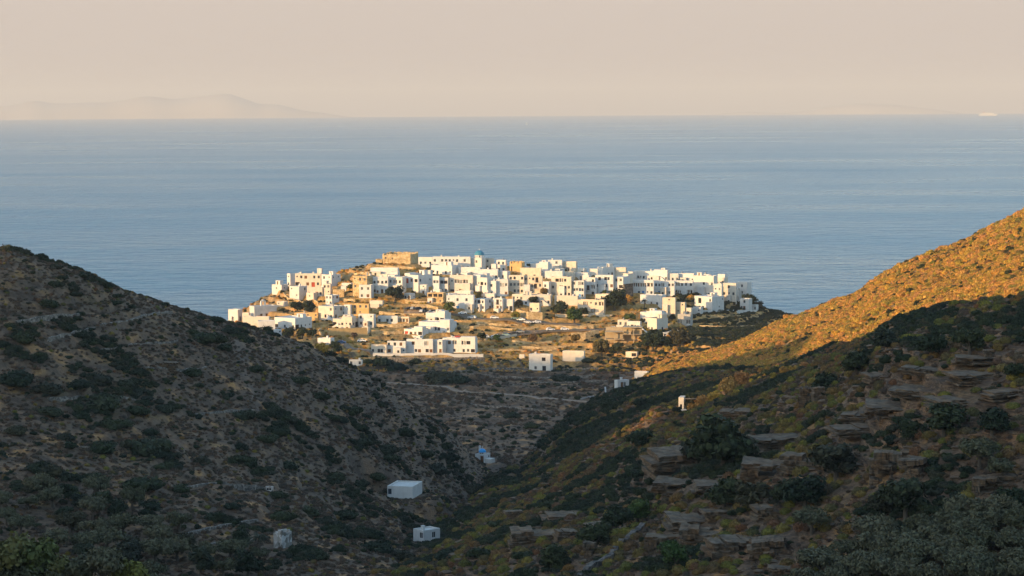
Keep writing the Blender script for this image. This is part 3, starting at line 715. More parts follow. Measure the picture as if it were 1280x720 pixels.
def house(label, x0, xm, x2, yt, yb, A='', B='', wall='white', roof='roof', chim=0, name='house', cat='house', group='houses of the white village', yaw=None, depth=None, par=.35, trim=None, parapet=True, found=5.0, G=None, r=None, dr=0):
    if r: p = at(xm, yb, r); x, y = p[0], p[1]
    else: x, y, r = hit(xm, yb, 400)
    if dr: r += dr; p = at(xm, yb, r); x, y = p[0], p[1]
    z = float(at(xm, yb, r)[2]); mpp = r/F*1.0
    H = (yb-yt)*mpp; az = math.atan2(x, y); pA = max(1, xm-x0)*mpp; pB = (x2-xm)*mpp
    if yaw is not None: a = R(yaw)
    elif pB > 0: a = math.atan(min(2.2, max(.2, math.sqrt(pB/pA))))
    else: a = R(random.uniform(-5, 1.5))
    w = pA/math.cos(a); d = depth or (pB/max(.2, math.sin(a)) if pB > 0 else min(9, max(5.5, w*.7)))
    d = min(d, 26); th = -(az+a); ct, st = math.cos(th), math.sin(th)
    ox, oy = x-(w/2)*ct, y-(w/2)*st                       # centre of the front face at its foot
    root = empty(name, (ox, oy, z), th, label, cat, group); HOUSES[label] = root
    fA = lambda u, v, dp: (-w/2+u, dp, v)
    fB = lambda u, v, dp: (w/2-dp, u, v)
    if group and (A or B):                  # small openings on otherwise blank stretches
        gg = random.Random(label+'w'); A = ''.join(c if c != '.' or gg.random() > .33 else gg.choice('skw') for c in A); B = ''.join(c if c != '.' or gg.random() > .3 else gg.choice('sk') for c in B)
    opA = opening_list(A, w, H); opB = opening_list(B, d, H)
    mb = MB(); face(mb, fA, w, -found, H, opA, wall); face(mb, fB, d, -found, H, opB, wall)
    mb.quad((w/2, d, -found), (-w/2, d, -found), (-w/2, d, H), (w/2, d, H), wall); mb.quad((-w/2, d, -found), (-w/2, 0, -found), (-w/2, 0, H), (-w/2, d, H), wall)
    t_ = .28 if parapet else .05; ph = par if parapet else .06
    # parapet: rim and inner faces
    o4 = [(-w/2, 0), (w/2, 0), (w/2, d), (-w/2, d)]; i4 = [(-w/2+t_, t_), (w/2-t_, t_), (w/2-t_, d-t_), (-w/2+t_, d-t_)]
    for k in range(4):
        (p, q), (s, u) = o4[k], o4[(k+1) % 4]; (pi, qi), (si, ui) = i4[k], i4[(k+1) % 4]
        mb.quad((p, q, H), (s, u, H), (si, ui, H), (pi, qi, H), trim or wall); mb.quad((pi, qi, H), (si, ui, H), (si, ui, H-ph), (pi, qi, H-ph), wall)
    mb.obj('wall', root)
    mr = MB(); mr.poly([(p, q, H-ph+.004) for p, q in i4], roof); ro = mr.obj('roof', root)
    for k in range(chim):
        mc = MB(); cx = (-.32+.6*random.random())*w; cy = d*(.25+.5*random.random()); s = .3+.12*random.random(); hh = .7+.6*random.random()
        mc.box(cx-s, cy-s, H-ph, cx+s, cy+s, H-ph+hh, 'white'); mc.box(cx-s*1.25, cy-s*1.25, H-ph+hh, cx+s*1.25, cy+s*1.25, H-ph+hh+.14, wall); mc.obj('chimney', ro)
    fittings(root, fA, opA); fittings(root, fB, opB)
    if group and w > 5 and name == 'house':
        g = random.Random(label)
        if g.random() < .5:                    # walled terrace at the foot of the front
            tw = w*g.uniform(.45, .9); tx = g.uniform(-w/2, w/2-tw); td = g.uniform(1.4, 2.6); th_ = g.uniform(.5, 1.2); m_ = MB()
            m_.box(tx, -td, -4, tx+tw, -.004, th_*.35, wall); m_.box(tx, -td, th_*.352, tx+tw, -td+.25, th_+.3, wall); m_.box(tx, -td+.252, th_*.352, tx+.25, -.004, th_+.3, wall); m_.box(tx+tw-.25, -td+.252, th_*.352, tx+tw, -.004, th_+.3, wall); m_.obj('terrace', root)
        if g.random() < .5 and d > 4.5:        # a stair-head room on the roof, set back
            rw, rd, rh = min(w*.45, g.uniform(2.2, 4.5)), min(d*.5, g.uniform(2.2, 3.5)), g.uniform(1.3, 2.3); rx = g.uniform(-w/2+.4, w/2-rw-.4); ry = d-rd-.4; m_ = MB()
            m_.box(rx, ry, H-ph+.006, rx+rw, ry+rd, H-ph+rh, wall); m_.box(rx-.1, ry-.1, H-ph+rh+.002, rx+rw+.1, ry+rd+.1, H-ph+rh+.14, wall)
            m_.quad((rx+rw*.3, ry-.01, H-ph+.1), (rx+rw*.3+.8, ry-.01, H-ph+.1), (rx+rw*.3+.8, ry-.01, H-ph+min(rh-.1, 1.9)), (rx+rw*.3, ry-.01, H-ph+min(rh-.1, 1.9)), g.choice(['wood', 'dark', 'shadeframe'])); m_.obj('roof_room', root)
        if w > 7.5 and d > 4 and g.random() < .7:     # part of the roof stands higher
            uw = w*g.uniform(.3, .55); ux = g.choice((-w/2-.06, w/2-uw+.06)); uh = g.uniform(.6, 1.5); m_ = MB()
            m_.box(ux, -.06, H-.5, ux+uw, d*.6, H+uh, g.choice(['white', wall])); m_.obj('upper_block', root)
        if w > 6.5 and H > 4.5 and g.random() < .5:   # a lower bay standing forward of the front
            bw = w*g.uniform(.25, .42); bx0 = g.uniform(-w/2, w/2-bw); bd = g.uniform(1.2, 2.4); bh = H*g.uniform(.38, .58); m_ = MB()
            m_.box(bx0, -bd, -4, bx0+bw, -.005, bh, g.choice(['white', 'warm'])); m_.box(bx0-.08, -bd-.08, bh+.002, bx0+bw+.08, -.006, bh+.22, 'white'); by = m_.obj('bay', root); m_ = MB()
            xc = bx0+bw*g.uniform(.35, .65); m_.box(xc-.5, -bd-.03, .9, xc+.5, -bd-.012, 2.1, g.choice(['glass', 'wood', 'dark'])); m_.box(xc-.6, -bd-.05, .8, xc+.6, -bd-.013, .896, 'frame'); m_.obj('window', by)
        if g.random() < .35 and d > 4:         # outside stair along the front
            m_ = MB(); n_ = 8; sw = min(w*.45, 3.6)/n_; sx_ = g.choice((-1, 1)); hh = min(H*.5, 2.6)
            for k in range(n_):
                a_ = sx_*(w/2-k*sw); b2 = sx_*(w/2-(k+1)*sw); m_.box(min(a_, b2), -1.05, -3, max(a_, b2), -.003, hh*(k+1)/n_, 'white')
            m_.obj('stair', root)
        if g.random() < .3:
            m_ = MB(); qx = g.uniform(-w/2+.8, w/2-.8); m_.lathe([(.45, H-ph+.3), (.45, H-ph+1.2), (.1, H-ph+1.25)], 8, g.choice(['frame', 'grey', 'shadeframe']), (qx, d*.6, 0)); m_.box(qx-.4, d*.6-.4, H-ph+.006, qx+.4, d*.6+.4, H-ph+.3, 'grey'); m_.obj('water_tank', ro)
    cxw, cyw = ox-st*d/2, oy+ct*d/2; FOOT.append((cxw, cyw, max(w, d)*.55+.4))
    root['_w'], root['_d'], root['_h'] = 0, 0, 0
    for k_ in ('_w', '_d', '_h'): del root[k_]
    return root, w, d, H
T = [
# ---- far left tip
('white cube house at the far left tip of the village', 285.6, 297.5, 303, 387, 402, 's', 'd', 'white', {}),
('low white annex between the tip cube and the chapel', 303, 311, 313, 391, 402, 's', '', 'warm', {}),
('long low white house with a strip of dark windows below the chapel', 343, 369, 390, 398, 413, 'W.w.w', 'gw.s', 'white', {}),
('plain white block left of the long low house', 323, 344, 344, 401, 415, 'w.s', '', 'white', {}),
('low white terrace house in front of the chapel', 304, 336, 338, 396, 407, '', '', 'warm', {'chim': 1}),
('small blue-grey shed house at the shadow edge below the long low house', 342, 348, 352, 412, 420, '', 's', 'white', {}),
# ---- upper left cluster
('narrow tall white house at the left end of the upper left row', 359, 363, 369, 342, 359, 's/w', 's/w', 'white', {'depth': 8}),
('wide white house with three brown openings in the upper left row', 369, 401, 402, 342, 359, '.wr.w./W.rRw', '', 'warm', {'chim': 2}),
('white corner house with a lilac shaded side in the upper left row', 402, 414.5, 426, 343.5, 360, '.s/..w', '.s/...', 'white', {'chim': 1}),
('little white house stepping down to the far left of the upper left row', 340, 352, 360, 356, 365, 's', 's', 'white', {}),
('white house with a blank lit face below the upper left row', 362, 374, 384, 358, 374, 's./..', '.w/..', 'white', {'chim': 1}),
('white terraced house below the brown openings of the upper left row', 384, 403, 404, 359, 371, 'w.rw', '', 'warm', {}),
('small square white house below the lilac-sided corner house', 404, 413, 415, 355, 369, 'w./.s', '', 'warm', {}),
('low tan stone house beside the white corner house', 416, 430, 431, 362, 370, '', '', 'tan', {'roof': 'dirt'}),
('little white house on the grass slope below the grey rocks', 383, 392, 397, 366, 375, 's', '', 'warm', {}),
('low white shed house in the lane below the upper left row', 427, 439, 441, 354, 360, '', '', 'white', {}),
# ---- left middle
('tall tan stone house with a dark grey side at the left of the upper village', 441, 459, 466, 345, 371, 's.k/kk./..g', '', 'tan', {'depth': 9, 'roof': 'dirt'}),
('white annex with steps against the tall tan stone house', 449, 464, 466, 356, 374, 'kk/.r', '', 'white', {'depth': 4}),
('small white house topping the left middle cluster', 407, 415, 424, 369, 382, 'ww/..', '.r/..', 'white', {}),
('white house with a brown window and lilac side in the left middle cluster', 398, 417, 430, 383, 400, '.../.W.', '.r/d.', 'warm', {}),
('white house with an outside stair right of the left middle cluster', 430, 438, 440, 381, 396, 's/W', '', 'white', {}),
('ochre house with three small dark windows', 440, 461, 463, 380, 395, 'kkk/...', '', 'ochre', {'roof': 'dirt'}),
('long white house standing on a brown retaining wall', 416, 440, 448, 399, 410, 'W.w.w', '.g', 'warm', {'chim': 1}),
('white house with an arched gable behind the long house on the brown wall', 448, 467, 470, 393, 409, 'a.s/.W.', '', 'white', {}),
('low white house with dark windows above the dry gully', 472, 497, 498, 395, 405, 'w.ww.', '', 'white', {}),
('open white porch house joined to the right of the low windowed house', 498, 511, 512, 396, 405, 'L', '', 'cream', {}),
('small white store with a flat roof below the ochre house', 462, 478, 480, 376, 383, '', '', 'warm', {}),
('low ochre stone barn on the slope left of the white middle cluster', 368, 397, 399, 391, 399, 's....s', '', 'ochre', {'roof': 'dirt'}),
('white garage beside the dirt road at the lower left', 397, 413, 418, 423, 432, '', 's', 'white', {'chim': 1}),
('tiny white cottage at the left edge of the shadow', 436.5, 452, 453.5, 450, 458.5, 'k.k', '', 'white', {}),
# ---- castle side of the skyline
('long blank white wall house below the ruined castle', 463, 497, 499, 335, 346, '', '', 'white', {}),
('white house with dark columns of windows left of the red-windowed house', 466, 485, 486, 346, 368, 'wkww/wgdw', '', 'white', {'chim': 1}),
('broad white house with a small dark tree at its corner', 485, 503, 508, 346, 367, 'kLw/.w..', '', 'white', {'chim': 1}),
('white house with red windows under the skyline', 506, 523, 541, 344, 366, 'RrW/.w.', 'w.s/.ww.', 'white', {'roof': 'roof'}),
('white house at the left end of the skyline, right of the castle', 523, 541, 542, 321.5, 333, '.kw', '', 'white', {}),
('long white skyline house with many small windows left of the dome', 541, 588, 589, 321, 339, 'k.k.w.w.k./.......', '', 'white', {'chim': 2}),
('white house with a dark arched window under the long skyline house', 539, 565, 573, 332, 345, '...a.', '', 'white', {}),
('flat white house below the blue dome', 573, 600, 601, 334, 346, '..s.w', '', 'white', {}),
('narrow white house with a blue-grey door in the third row', 541, 549, 550, 345, 368, 'wk/kd', '', 'white', {}),
('small white house with two rows of brown windows in the third row', 550, 560, 561, 347, 367, 'WW/ww', '', 'white', {}),
('wide white house with long shaded balconies in the third row', 562, 591, 592, 344, 368, '.lLl./W.lw.', '', 'warm', {'chim': 1}),
('white house with one long dark loggia right of the balcony house', 592, 609, 619, 347, 371, '..W./L...', '.../...', 'white', {}),
('stone house with three big brown windows and a white roof edge', 534, 554, 558, 366, 381, 'WWW/d..', '', 'tan', {'trim': 'white'}),
('low white house with a blue door behind the round green tree', 558, 592, 594, 369, 389, 's.w.w./..D.w.', '', 'white', {}),
('small white house with three square windows in the bottom row', 592, 606, 615, 374, 389, '.W./kkk', '.w/.d', 'white', {}),
('white house with a tiny balcony in the bottom row', 616, 628, 632, 373, 389, '.b./.d.', '', 'white', {}),
('plain white house with a dark doorway ending the bottom row', 632, 641, 642.5, 374, 389, '../.g', '', 'white', {}),
# ---- skyline centre and right
('small white skyline house right of the blue dome', 607, 616, 618, 323, 338, 'k./..', '', 'warm', {}),
('white skyline house with two square windows', 620.6, 632, 634, 325, 341, 'ww/..', '', 'white', {}),
('long white house with a row of four windows below the dome', 592, 622, 624, 337, 350, '..w.w.w.w', '', 'white', {}),
('small blue-shaded white house in the gap right of the four-window house', 623, 634, 638, 339, 350, '.w.', '', 'white', {}),
('cream house with two small windows under the dark round tree', 650, 676, 677, 335, 349, '.k.k.', '', 'cream', {}),
('pale lilac house in the shade behind the skyline tree', 663, 685, 686, 330, 345, '....w', '', 'white', {'yaw': 24, 'depth': 5}),
('white skyline cube with a dark door near the middle', 684.7, 702.5, 703, 325, 340, '..k./d.w.', '', 'white', {}),
('white roofed terrace house right of the skyline cube', 703, 720, 722, 327, 341, 'L.', '', 'warm', {}),
('white house with a dark roof terrace in the centre row', 620, 635, 636, 349, 371, '.L./..d', '', 'white', {}),
('tall white house with three rows of small windows in the centre row', 636, 655, 656, 344, 368, 'ww.w/kk.l/.w.w', '', 'warm', {}),
('cream house with shaded balconies in the centre row', 655, 678, 679, 345, 369, 'k.wb./wLb./.L..', '', 'cream', {}),
('white house above the wide balcony house in the centre row', 681, 703, 705, 339, 353, 's..k.', '', 'white', {'chim': 1}),
('wide white house with brown balconies right of centre', 689, 714, 716, 346, 372, '.Wlw./w.l.k/L...w', '', 'warm', {}),
('white house with a bright blue door right of centre', 716, 730, 732, 351, 374, 'k.l./..B./w.D.', '', 'white', {}),
('lilac fronted house with two iron balconies right of centre', 732, 744, 746, 347, 371, '.w/bl/.b', '', 'white', {}),
('small white house on the roofs behind the two iron balconies', 719, 735, 737, 341, 352, '.l.', '', 'white', {}),
('low white house on the skyline left of the belfry house', 736, 747, 748, 336, 347, '..', '', 'white', {}),
('big white house with a small cross on its roof', 747, 754, 768, 334, 347, '', '...', 'white', {}),
('white house joined to the right of the cross-topped house', 768, 782, 784, 334.5, 348, '..s', '', 'warm', {}),
('white house with paired brown windows and a vine', 744, 766.5, 768, 344, 370, '.W.Ww./w.WW.r/.w..l.', '', 'white', {}),
('three storey white house at the edge of the dark gap', 768, 779, 781, 346, 371, '.k/.W/.r', '', 'white', {'depth': 9}),
('small white house over the dark stone wall', 779, 785, 791, 342, 356, 'w', '', 'warm', {}),
# ---- right end
('long lilac house with a row of dark windows at the right skyline', 792, 834, 835, 340, 352, 'wk.w.ww.w..k', '', 'white', {'yaw': 30, 'depth': 5, 'chim': 2}),
('white house end with small windows on the right skyline', 834, 848, 849, 342, 353, 'k.w.k', '', 'white', {}),
('blank white block right of the lilac skyline house', 849, 867, 869, 342, 354, '....s', '', 'white', {'trim': 'ochre'}),
('long white house with a shaded verandah in the right row', 791, 817, 818, 350, 370, 'LLl/.wD..', '', 'white', {}),
('white house with a bright blue awning in the right row', 818, 843, 844, 351, 370, 'w.l.wk/.P.g..', '', 'white', {}),
('white house with dark balcony openings left of the big cube house', 844, 866, 867, 351, 369, 'l.kw/L.l', '', 'white', {}),
('big white house with two arched doorways near the right end', 867, 892, 897, 345, 373, '..w.k/W..g.', '', 'white', {'chim': 1}),
('low white house with a cream terrace near the right end', 868, 890, 905, 371, 389, '.g.../.....', '...s/....', 'white', {}),
('narrow white house between the big house and the tall tower house', 892, 902, 903, 355, 377, '.s/.w', '', 'white', {}),
('tall white tower house at the right end of the village', 902, 920, 921, 354, 380, '.w./.s./.s.', '', 'warm', {}),
('lilac house in the shade behind the tall tower house', 921, 934, 937, 353, 370, '.w./...', '', 'white', {'yaw': 34, 'depth': 4}),
('small blue-white house by the rocks at the right tip', 925, 936, 938, 373.5, 389, '.w./.d.', '', 'white', {'yaw': 25, 'depth': 4}),
('lowest white cube at the right tip beside the dark bushes', 938, 945, 946, 381, 389.5, 'D.k', '', 'white', {'yaw': 25, 'depth': 3}),
('shaded white house behind the palm tree', 800, 827, 828, 369, 384, '..k..w.', '', 'white', {'yaw': 28, 'depth': 5}),
('tall part of the stepped cream house', 828, 844, 845, 372, 394, '.s./.../s..', '', 'cream', {}),
('lower step of the cream house at the right', 845, 856, 858, 378, 394, '.s/..', '', 'cream', {}),
('low end of the stepped cream house with a white porch', 856, 864, 866, 385, 395, '.', '', 'warm', {}),
# ---- more of the packed centre and crest
('white tower room above the upper left row', 396.5, 402, 403.5, 335.5, 346, '.', '', 'white', {}),
('small white block of steps below the red-windowed house', 505, 513, 519, 367, 376, '.d', '.s', 'white', {}),
('little white house between the arched house and the red-windowed house', 530, 538, 541, 338, 349, 'w.', '', 'white', {}),
('white upper block set back over the blue-door house', 568, 588, 592, 364, 374, '.w..w', '', 'white', {}),
('white cube left of the blue-door house', 556, 566, 571, 367, 377, '.w', '.', 'white', {}),
('small white cube beside the brown dry tree', 603, 610, 614, 363, 372, 'w', '', 'white', {}),
('low white wall-house under the three-row house', 640, 654, 656, 368, 377, '.s.', '', 'warm', {}),
('small white rooftop house in front of the skyline cube', 690, 700, 706, 336, 346, '.w', '', 'white', {}),
('lilac rooftop house with a dark window left of the cross-topped house', 722, 730, 733, 335.5, 345, '.k', '', 'white', {'yaw': 22, 'depth': 4}),
('white rooftop block behind the blue-door house on the right', 706, 716, 719, 340, 351, 'w.', '', 'warm', {}),
('small lilac house on the far side of the dark gap', 785, 791, 793, 339.5, 352, 'k', '', 'white', {'yaw': 26, 'depth': 4}),
('white slanting-awning house under the vine', 744, 764, 769, 368, 377, '.L.', '', 'warm', {}),
('white roof block on the big house with arched doorways', 874, 887, 889, 343, 351, '..', '', 'white', {}),
('cream-topped white house behind the right end row', 887, 906, 910, 346, 357, 's..w', '', 'warm', {'trim': 'ochre'}),
('white balcony block on the right of the tower house', 917, 924, 927, 364, 377, 'l', '', 'white', {}),
('small white cube in the lane under the flat house', 600, 607, 610, 345, 354, '.w', '', 'white', {}),
('white stepped house under the belfry-side crest', 576, 584, 588, 341, 350, 'k.', '', 'white', {}),
('narrow white house left of the twin-window house', 614, 620, 622, 330, 343, 'k', '', 'white', {}),
('white house behind the orange roofless house', 645, 658, 662, 333, 343, '.k.', '', 'white', {}),
('small warm white house below the long wall house', 474, 484, 487, 343, 352, 'w.', '', 'warm', {}),
('white gap house right of the tall tan house', 488, 497, 500, 340, 350, '.w', '', 'white', {}),
('white cube with a dark door in the lane left of centre', 525, 533, 536, 356, 369, './d', '', 'white', {}),
('low white cube below the narrow blue-grey door house', 541, 550, 553, 362, 371, 'd.', '', 'white', {}),
('white two-window house wedged in the centre row', 678, 686, 689, 352, 371, 'w/d', '', 'white', {}),
('white cube under the small rooftop houses right of centre', 728, 736, 739, 344, 356, 'k.', '', 'white', {}),
('low white house in the yard of the stepped cream house', 866, 876, 879, 384, 393, '.s', '', 'white', {}),
('small white house left of the chapel yard', 346, 356, 360, 377, 384, 's.', '', 'warm', {}),
('low white farmhouse above the tall brown wall', 424, 436, 440, 388, 396, '.w.', '', 'white', {}),
('white hut below the low windowed house', 452, 460, 463, 409, 416, 's', '', 'warm', {}),
# ---- lower right group
('long low lilac house under the cream balcony house', 653, 688, 691, 369, 382, '...s....', '', 'warm', {'yaw': 10, 'depth': 6}),
('small cream house on the tan retaining wall', 662, 674, 676, 379, 391, 'w.s', '', 'cream', {}),
('tan house with wide dark openings behind the long terrace', 722, 755, 757, 375, 393, '.L..l/.w.L..', '', 'cream', {'roof': 'dirt'}),
('white wall-like house below the brown-balconied house', 693, 722, 724, 370, 384, '..w...', '', 'warm', {}),
('low white house with two dark windows above the bottom row', 604, 618, 620, 367, 377, 'w.w', '', 'white', {}),
('narrow white house between the loggia houses in the centre row', 608, 620, 622, 351, 371, 'w/d', '', 'white', {}),
('long white shaded house behind the square flat-roofed house', 800, 827, 829, 391, 404, '....k.', '', 'white', {'yaw': 30, 'depth': 5}),
('square white flat-roofed house with a tan roof edge', 809, 821, 835, 398, 416, '.w.', '.w.', 'warm', {'roof': 'dirt', 'trim': 'ochre'}),
('white house left of the square flat-roofed house', 784, 800, 802, 402, 413, '.g.w', '', 'white', {}),
('white porch ruin below the stepped cream house', 847, 863, 866, 393, 407, 'l.l', '', 'grey', {}),
('low white house on the terrace edge left of the square house', 772, 785, 787, 400, 409, 'w.', '', 'warm', {}),
# ---- lower centre
('top block of the large modern white house', 532, 556, 564, 391.5, 404, '.RrW', '', 'white', {'trim': 'ochre'}),
('main block of the large modern white house', 523, 562, 571, 403, 416, 'r.R.k.W..k', '', 'white', {}),
('lower left wing of the large modern white house with red chairs', 505, 528, 536, 412, 421.5, 'Rr.W', '', 'white', {}),
('left end of the long front house', 464, 483, 484, 431, 443, 'k.WW.', '', 'warm', {}),
('second unit of the long front house with brown doors', 484, 507, 508, 426.5, 443, '..a.r./r.r.s', '', 'white', {}),
('third unit of the long front house with an upper loggia', 508, 541, 542, 424, 443, '.r..L./..wr.Wr', '', 'white', {'chim': 2}),
('blue-white recessed unit of the long front house', 542, 553, 554, 425, 443, '.k/.d', '', 'white', {'yaw': 28, 'depth': 4}),
('right unit of the long front house with brown balconies', 553, 594, 597, 423, 443, '.rl.lW./r.w.w.W', '', 'white', {'chim': 2}),
('shaded white two storey house standing alone on the field', 661, 688, 691, 443, 465, '...W./.k.g.', '', 'white', {'chim': 1, 'group': None}),
('long white barn right of the lone two storey house', 703, 730, 731.5, 439, 453, '....', '', 'warm', {'group': None}),
('small white square hut beside the terrace wall', 649, 655.5, 656.5, 443, 449, '', '', 'warm', {'group': None}),
('cream hut half hidden in the scrub below the concrete frame', 782, 796, 798, 440, 448, '.W', '', 'cream', {'group': None}),
('low white shed with a flat roof on the shaded terraces', 793, 809, 811, 464.5, 471, '', '', 'white', {'group': None}),
('small white cube house at the edge of the dark slope', 768, 772, 786.5, 475.5, 488, '.', '.dk.', 'white', {'chim': 1, 'group': None}),
('long white house in the valley with one dark window', 484, 516, 520.5, 608, 623.5, 'w.....', '', 'white', {'group': None, 'depth': 9, 'yaw': 16}),
('small white house with a chimney block on the lower right slope', 516.5, 529.5, 550.5, 663, 679, '.k', '..k.', 'white', {'group': None, 'chim': 1}),
('tiny ruined stone hut on the left slope', 332, 341, 342, 608, 616, 'k', '', 'ruinstone', {'group': None}),
]
ref = {}
for row in T:
    lab, x0, xm, x2, yt, yb, A, B, wall, ex = row
    ref[lab] = house(lab, x0, xm, x2, yt, yb, A, B, wall, **ex)
# ---- chapel with a belfry on the left tip
rt_, w, d, H = house('pink-white chapel with an open belfry on the left tip', 312, 318, 346, 383, 399, '', '..d.d...', 'white', name='chapel', cat='chapel', group=None)
m_ = MB()
for sx in (-1, 1): m_.box(w/2-.9-.32+sx*.0, d*.42+sx*1.0-.35, H, w/2-.25, d*.42+sx*1.0+.35, H+2.2, 'white')
m_.box(w/2-1.0, d*.42-1.4, H+2.2, w/2-.2, d*.42+1.4, H+2.6, 'white'); m_.box(w/2-.95, d*.42-.6, H+2.6, w/2-.25, d*.42+.6, H+3.2, 'white'); m_.obj('belfry', rt_)
# ---- domed churches
def dome_part(root, cx, cy, z, r, mat, drum=.9):
    m_ = MB(); m_.lathe([(r, z-.02), (r, z+drum)], 12, 'white', (cx, cy, 0)); m_.obj('drum', root)
    m_ = MB(); pr = [(r*1.06*math.cos(a*math.pi/16), z+drum+r*1.0*math.sin(a*math.pi/16)) for a in range(0, 9)]; m_.lathe(pr, 20, mat, (cx, cy, 0)); dm = m_.obj('dome', root, True)
    m_ = MB(); zt = z+drum+r; m_.box(cx-.06, cy-.06, zt-.05, cx+.06, cy+.06, zt+.9, 'white'); m_.box(cx-.3, cy-.05, zt+.5, cx+.3, cy+.05, zt+.62, 'white'); m_.obj('cross', dm)
    m_ = MB()
    for k in range(-1, 2):
        a = -math.pi/2 + k*.55; u = Vector((-math.sin(a), math.cos(a), 0)); c = Vector((cx+(r+.03)*math.cos(a), cy+(r+.03)*math.sin(a), z+drum*.2)); hgt_ = Vector((0, 0, drum*.6))
        m_.quad(tuple(c-u*.22), tuple(c+u*.22), tuple(c+u*.22+hgt_), tuple(c-u*.22+hgt_), 'glass')
    m_.obj('window', root)
rt_, w, d, H = house('white church under a teal blue dome on the village skyline', 589, 602, 607, 322.5, 340, '.k./...', '', 'white', name='church', cat='church', group=None)
dome_part(rt_, -.2, 3.4, H, 2.45, 'dome', 1.3)
rt_, w, d, H = house('small white chapel with a bright blue dome in the valley', 594, 605, 613, 568, 579, '.d', '.s', 'white', name='chapel', cat='chapel', group=None, yaw=28)
dome_part(rt_, 0, 2.2, H, 1.25, 'domeblue', .5)
m_ = MB(); m_.box(-w/2+.1, d*.5, H-.002, -w/2+.5, d*.5+1.6, H+1.6, 'white'); m_.box(-w/2+.1, d*.5+.2, H+1.6, -w/2+.5, d*.5+.9, H+2.6, 'white'); m_.obj('belfry', rt_)
m_ = MB(); m_.box(w/2-.002, d*.1, -3, w/2+2.4, d*.8, 1.5, 'white'); m_.obj('porch', rt_)
# small cross on the cross-topped house
r0, w, d, H = ref['big white house with a small cross on its roof']
m_ = MB(); m_.box(w/2-.4, d*.35, H, w/2-.1, d*.35+.3, H+.7, 'white'); m_.box(w/2-.3, d*.35+.1, H+.7, w/2-.2, d*.35+.2, H+1.6, 'white'); m_.box(w/2-.3, d*.35-.2, H+1.15, w/2-.2, d*.35+.5, H+1.27, 'white'); m_.obj('cross', r0)
# ---- ruins: standing walls with a broken top
def ruin(label, x0, xm, x2, yt, yb, wall, jag, name='ruin', seed=1, slits=(), yaw=None, cat='ruin', th=.7, prof=None):
    g = random.Random(seed); x, y, r = hit(xm, yb, 350); z = float(at(xm, yb, r)[2]); mpp = r/F; H = (yb-yt)*mpp; az = math.atan2(x, y)
    pA = (xm-x0)*mpp; pB = max(.1, (x2-xm)*mpp); a = R(yaw) if yaw else math.atan(min(2.2, max(.3, math.sqrt(pB/pA)))); w = pA/math.cos(a); d = max(3, pB/math.sin(a))
    t0 = -(az+a); root = empty(name, (x-(w/2)*math.cos(t0), y-(w/2)*math.sin(t0), z), t0, label, cat)
    def strip(fn, L_, nm, ops=(), hf=1.0, pf=None):
        m_ = MB(); n = max(5, int(L_/.7)); hs = [H*hf*((pf(i/n) if pf else 1)) - jag*H*g.random()**1.5 for i in range(n)]
        for i in range(n):
            u0, u1 = L_*i/n, L_*(i+1)/n; gaps = [o for o in ops if o[0]*L_ < (u0+u1)/2 < o[1]*L_]
            segs = [(-4, hs[i])] if not gaps else [(-4, gaps[0][2]*H), (gaps[0][3]*H, hs[i])]
            for za, zb in segs:
                if zb-za < .1: continue
                P_ = [fn(u, v, dd) for v in (za, zb) for (u, dd) in ((u0, 0), (u1, 0), (u1, th), (u0, th))]
                for f in ((4, 5, 6, 7), (0, 1, 5, 4), (1, 2, 6, 5), (2, 3, 7, 6), (3, 0, 4, 7)): m_.quad(*[P_[k] for k in f], wall)
        m_.obj(nm, root)
    strip(lambda u, v, dd: (-w/2+u, dd, v), w, 'wall', slits, 1, prof)
    strip(lambda u, v, dd: (w/2-dd, u+th+.01, v), d-2*th, 'wall', (), .85)
    strip(lambda u, v, dd: (-w/2+dd, u+th+.01, v), d-2*th, 'wall', (), .9)
    strip(lambda u, v, dd: (-w/2+u, d-dd, v), w, 'wall', ((.4, .52, .4, .7),), .9)
    FOOT.append((x, y+d/2, max(w, d)*.6)); return root
ruin('large tan ruined castle on the left of the skyline', 478, 513, 523, 315.5, 332, 'tan', .06, 'ruined_castle', 3, ((.1, .13, .5, .66), (.33, .36, .45, .6), (.74, .78, .4, .75)), 14, prof=lambda t_: .8 if t_ < .12 else .9 if t_ < .55 else 1.0)
ruin('low broken tan wall left of the ruined castle', 469.5, 477.5, 479, 323, 331.5, 'tan', .25, 'ruined_wall', 5, (), 12)
ruin('orange-brown roofless stone house on the skyline', 637, 652, 656, 325, 345, 'ochre', .1, 'ruined_house', 8, ((.1, .2, .3, .6), (.4, .5, .3, .6), (.75, .82, .35, .65)), 14, prof=lambda t_: .86 if t_ < .15 else .9 if t_ < .8 else 1.0)
ruin('grey roofless stone ruin on the dark left slope', 342, 352, 365, 662, 686, 'ruinstone', .14, 'ruined_tower', 12, ((.62, .86, 0, .3),), 40, th=.5, prof=lambda t_: .84+.16*t_)
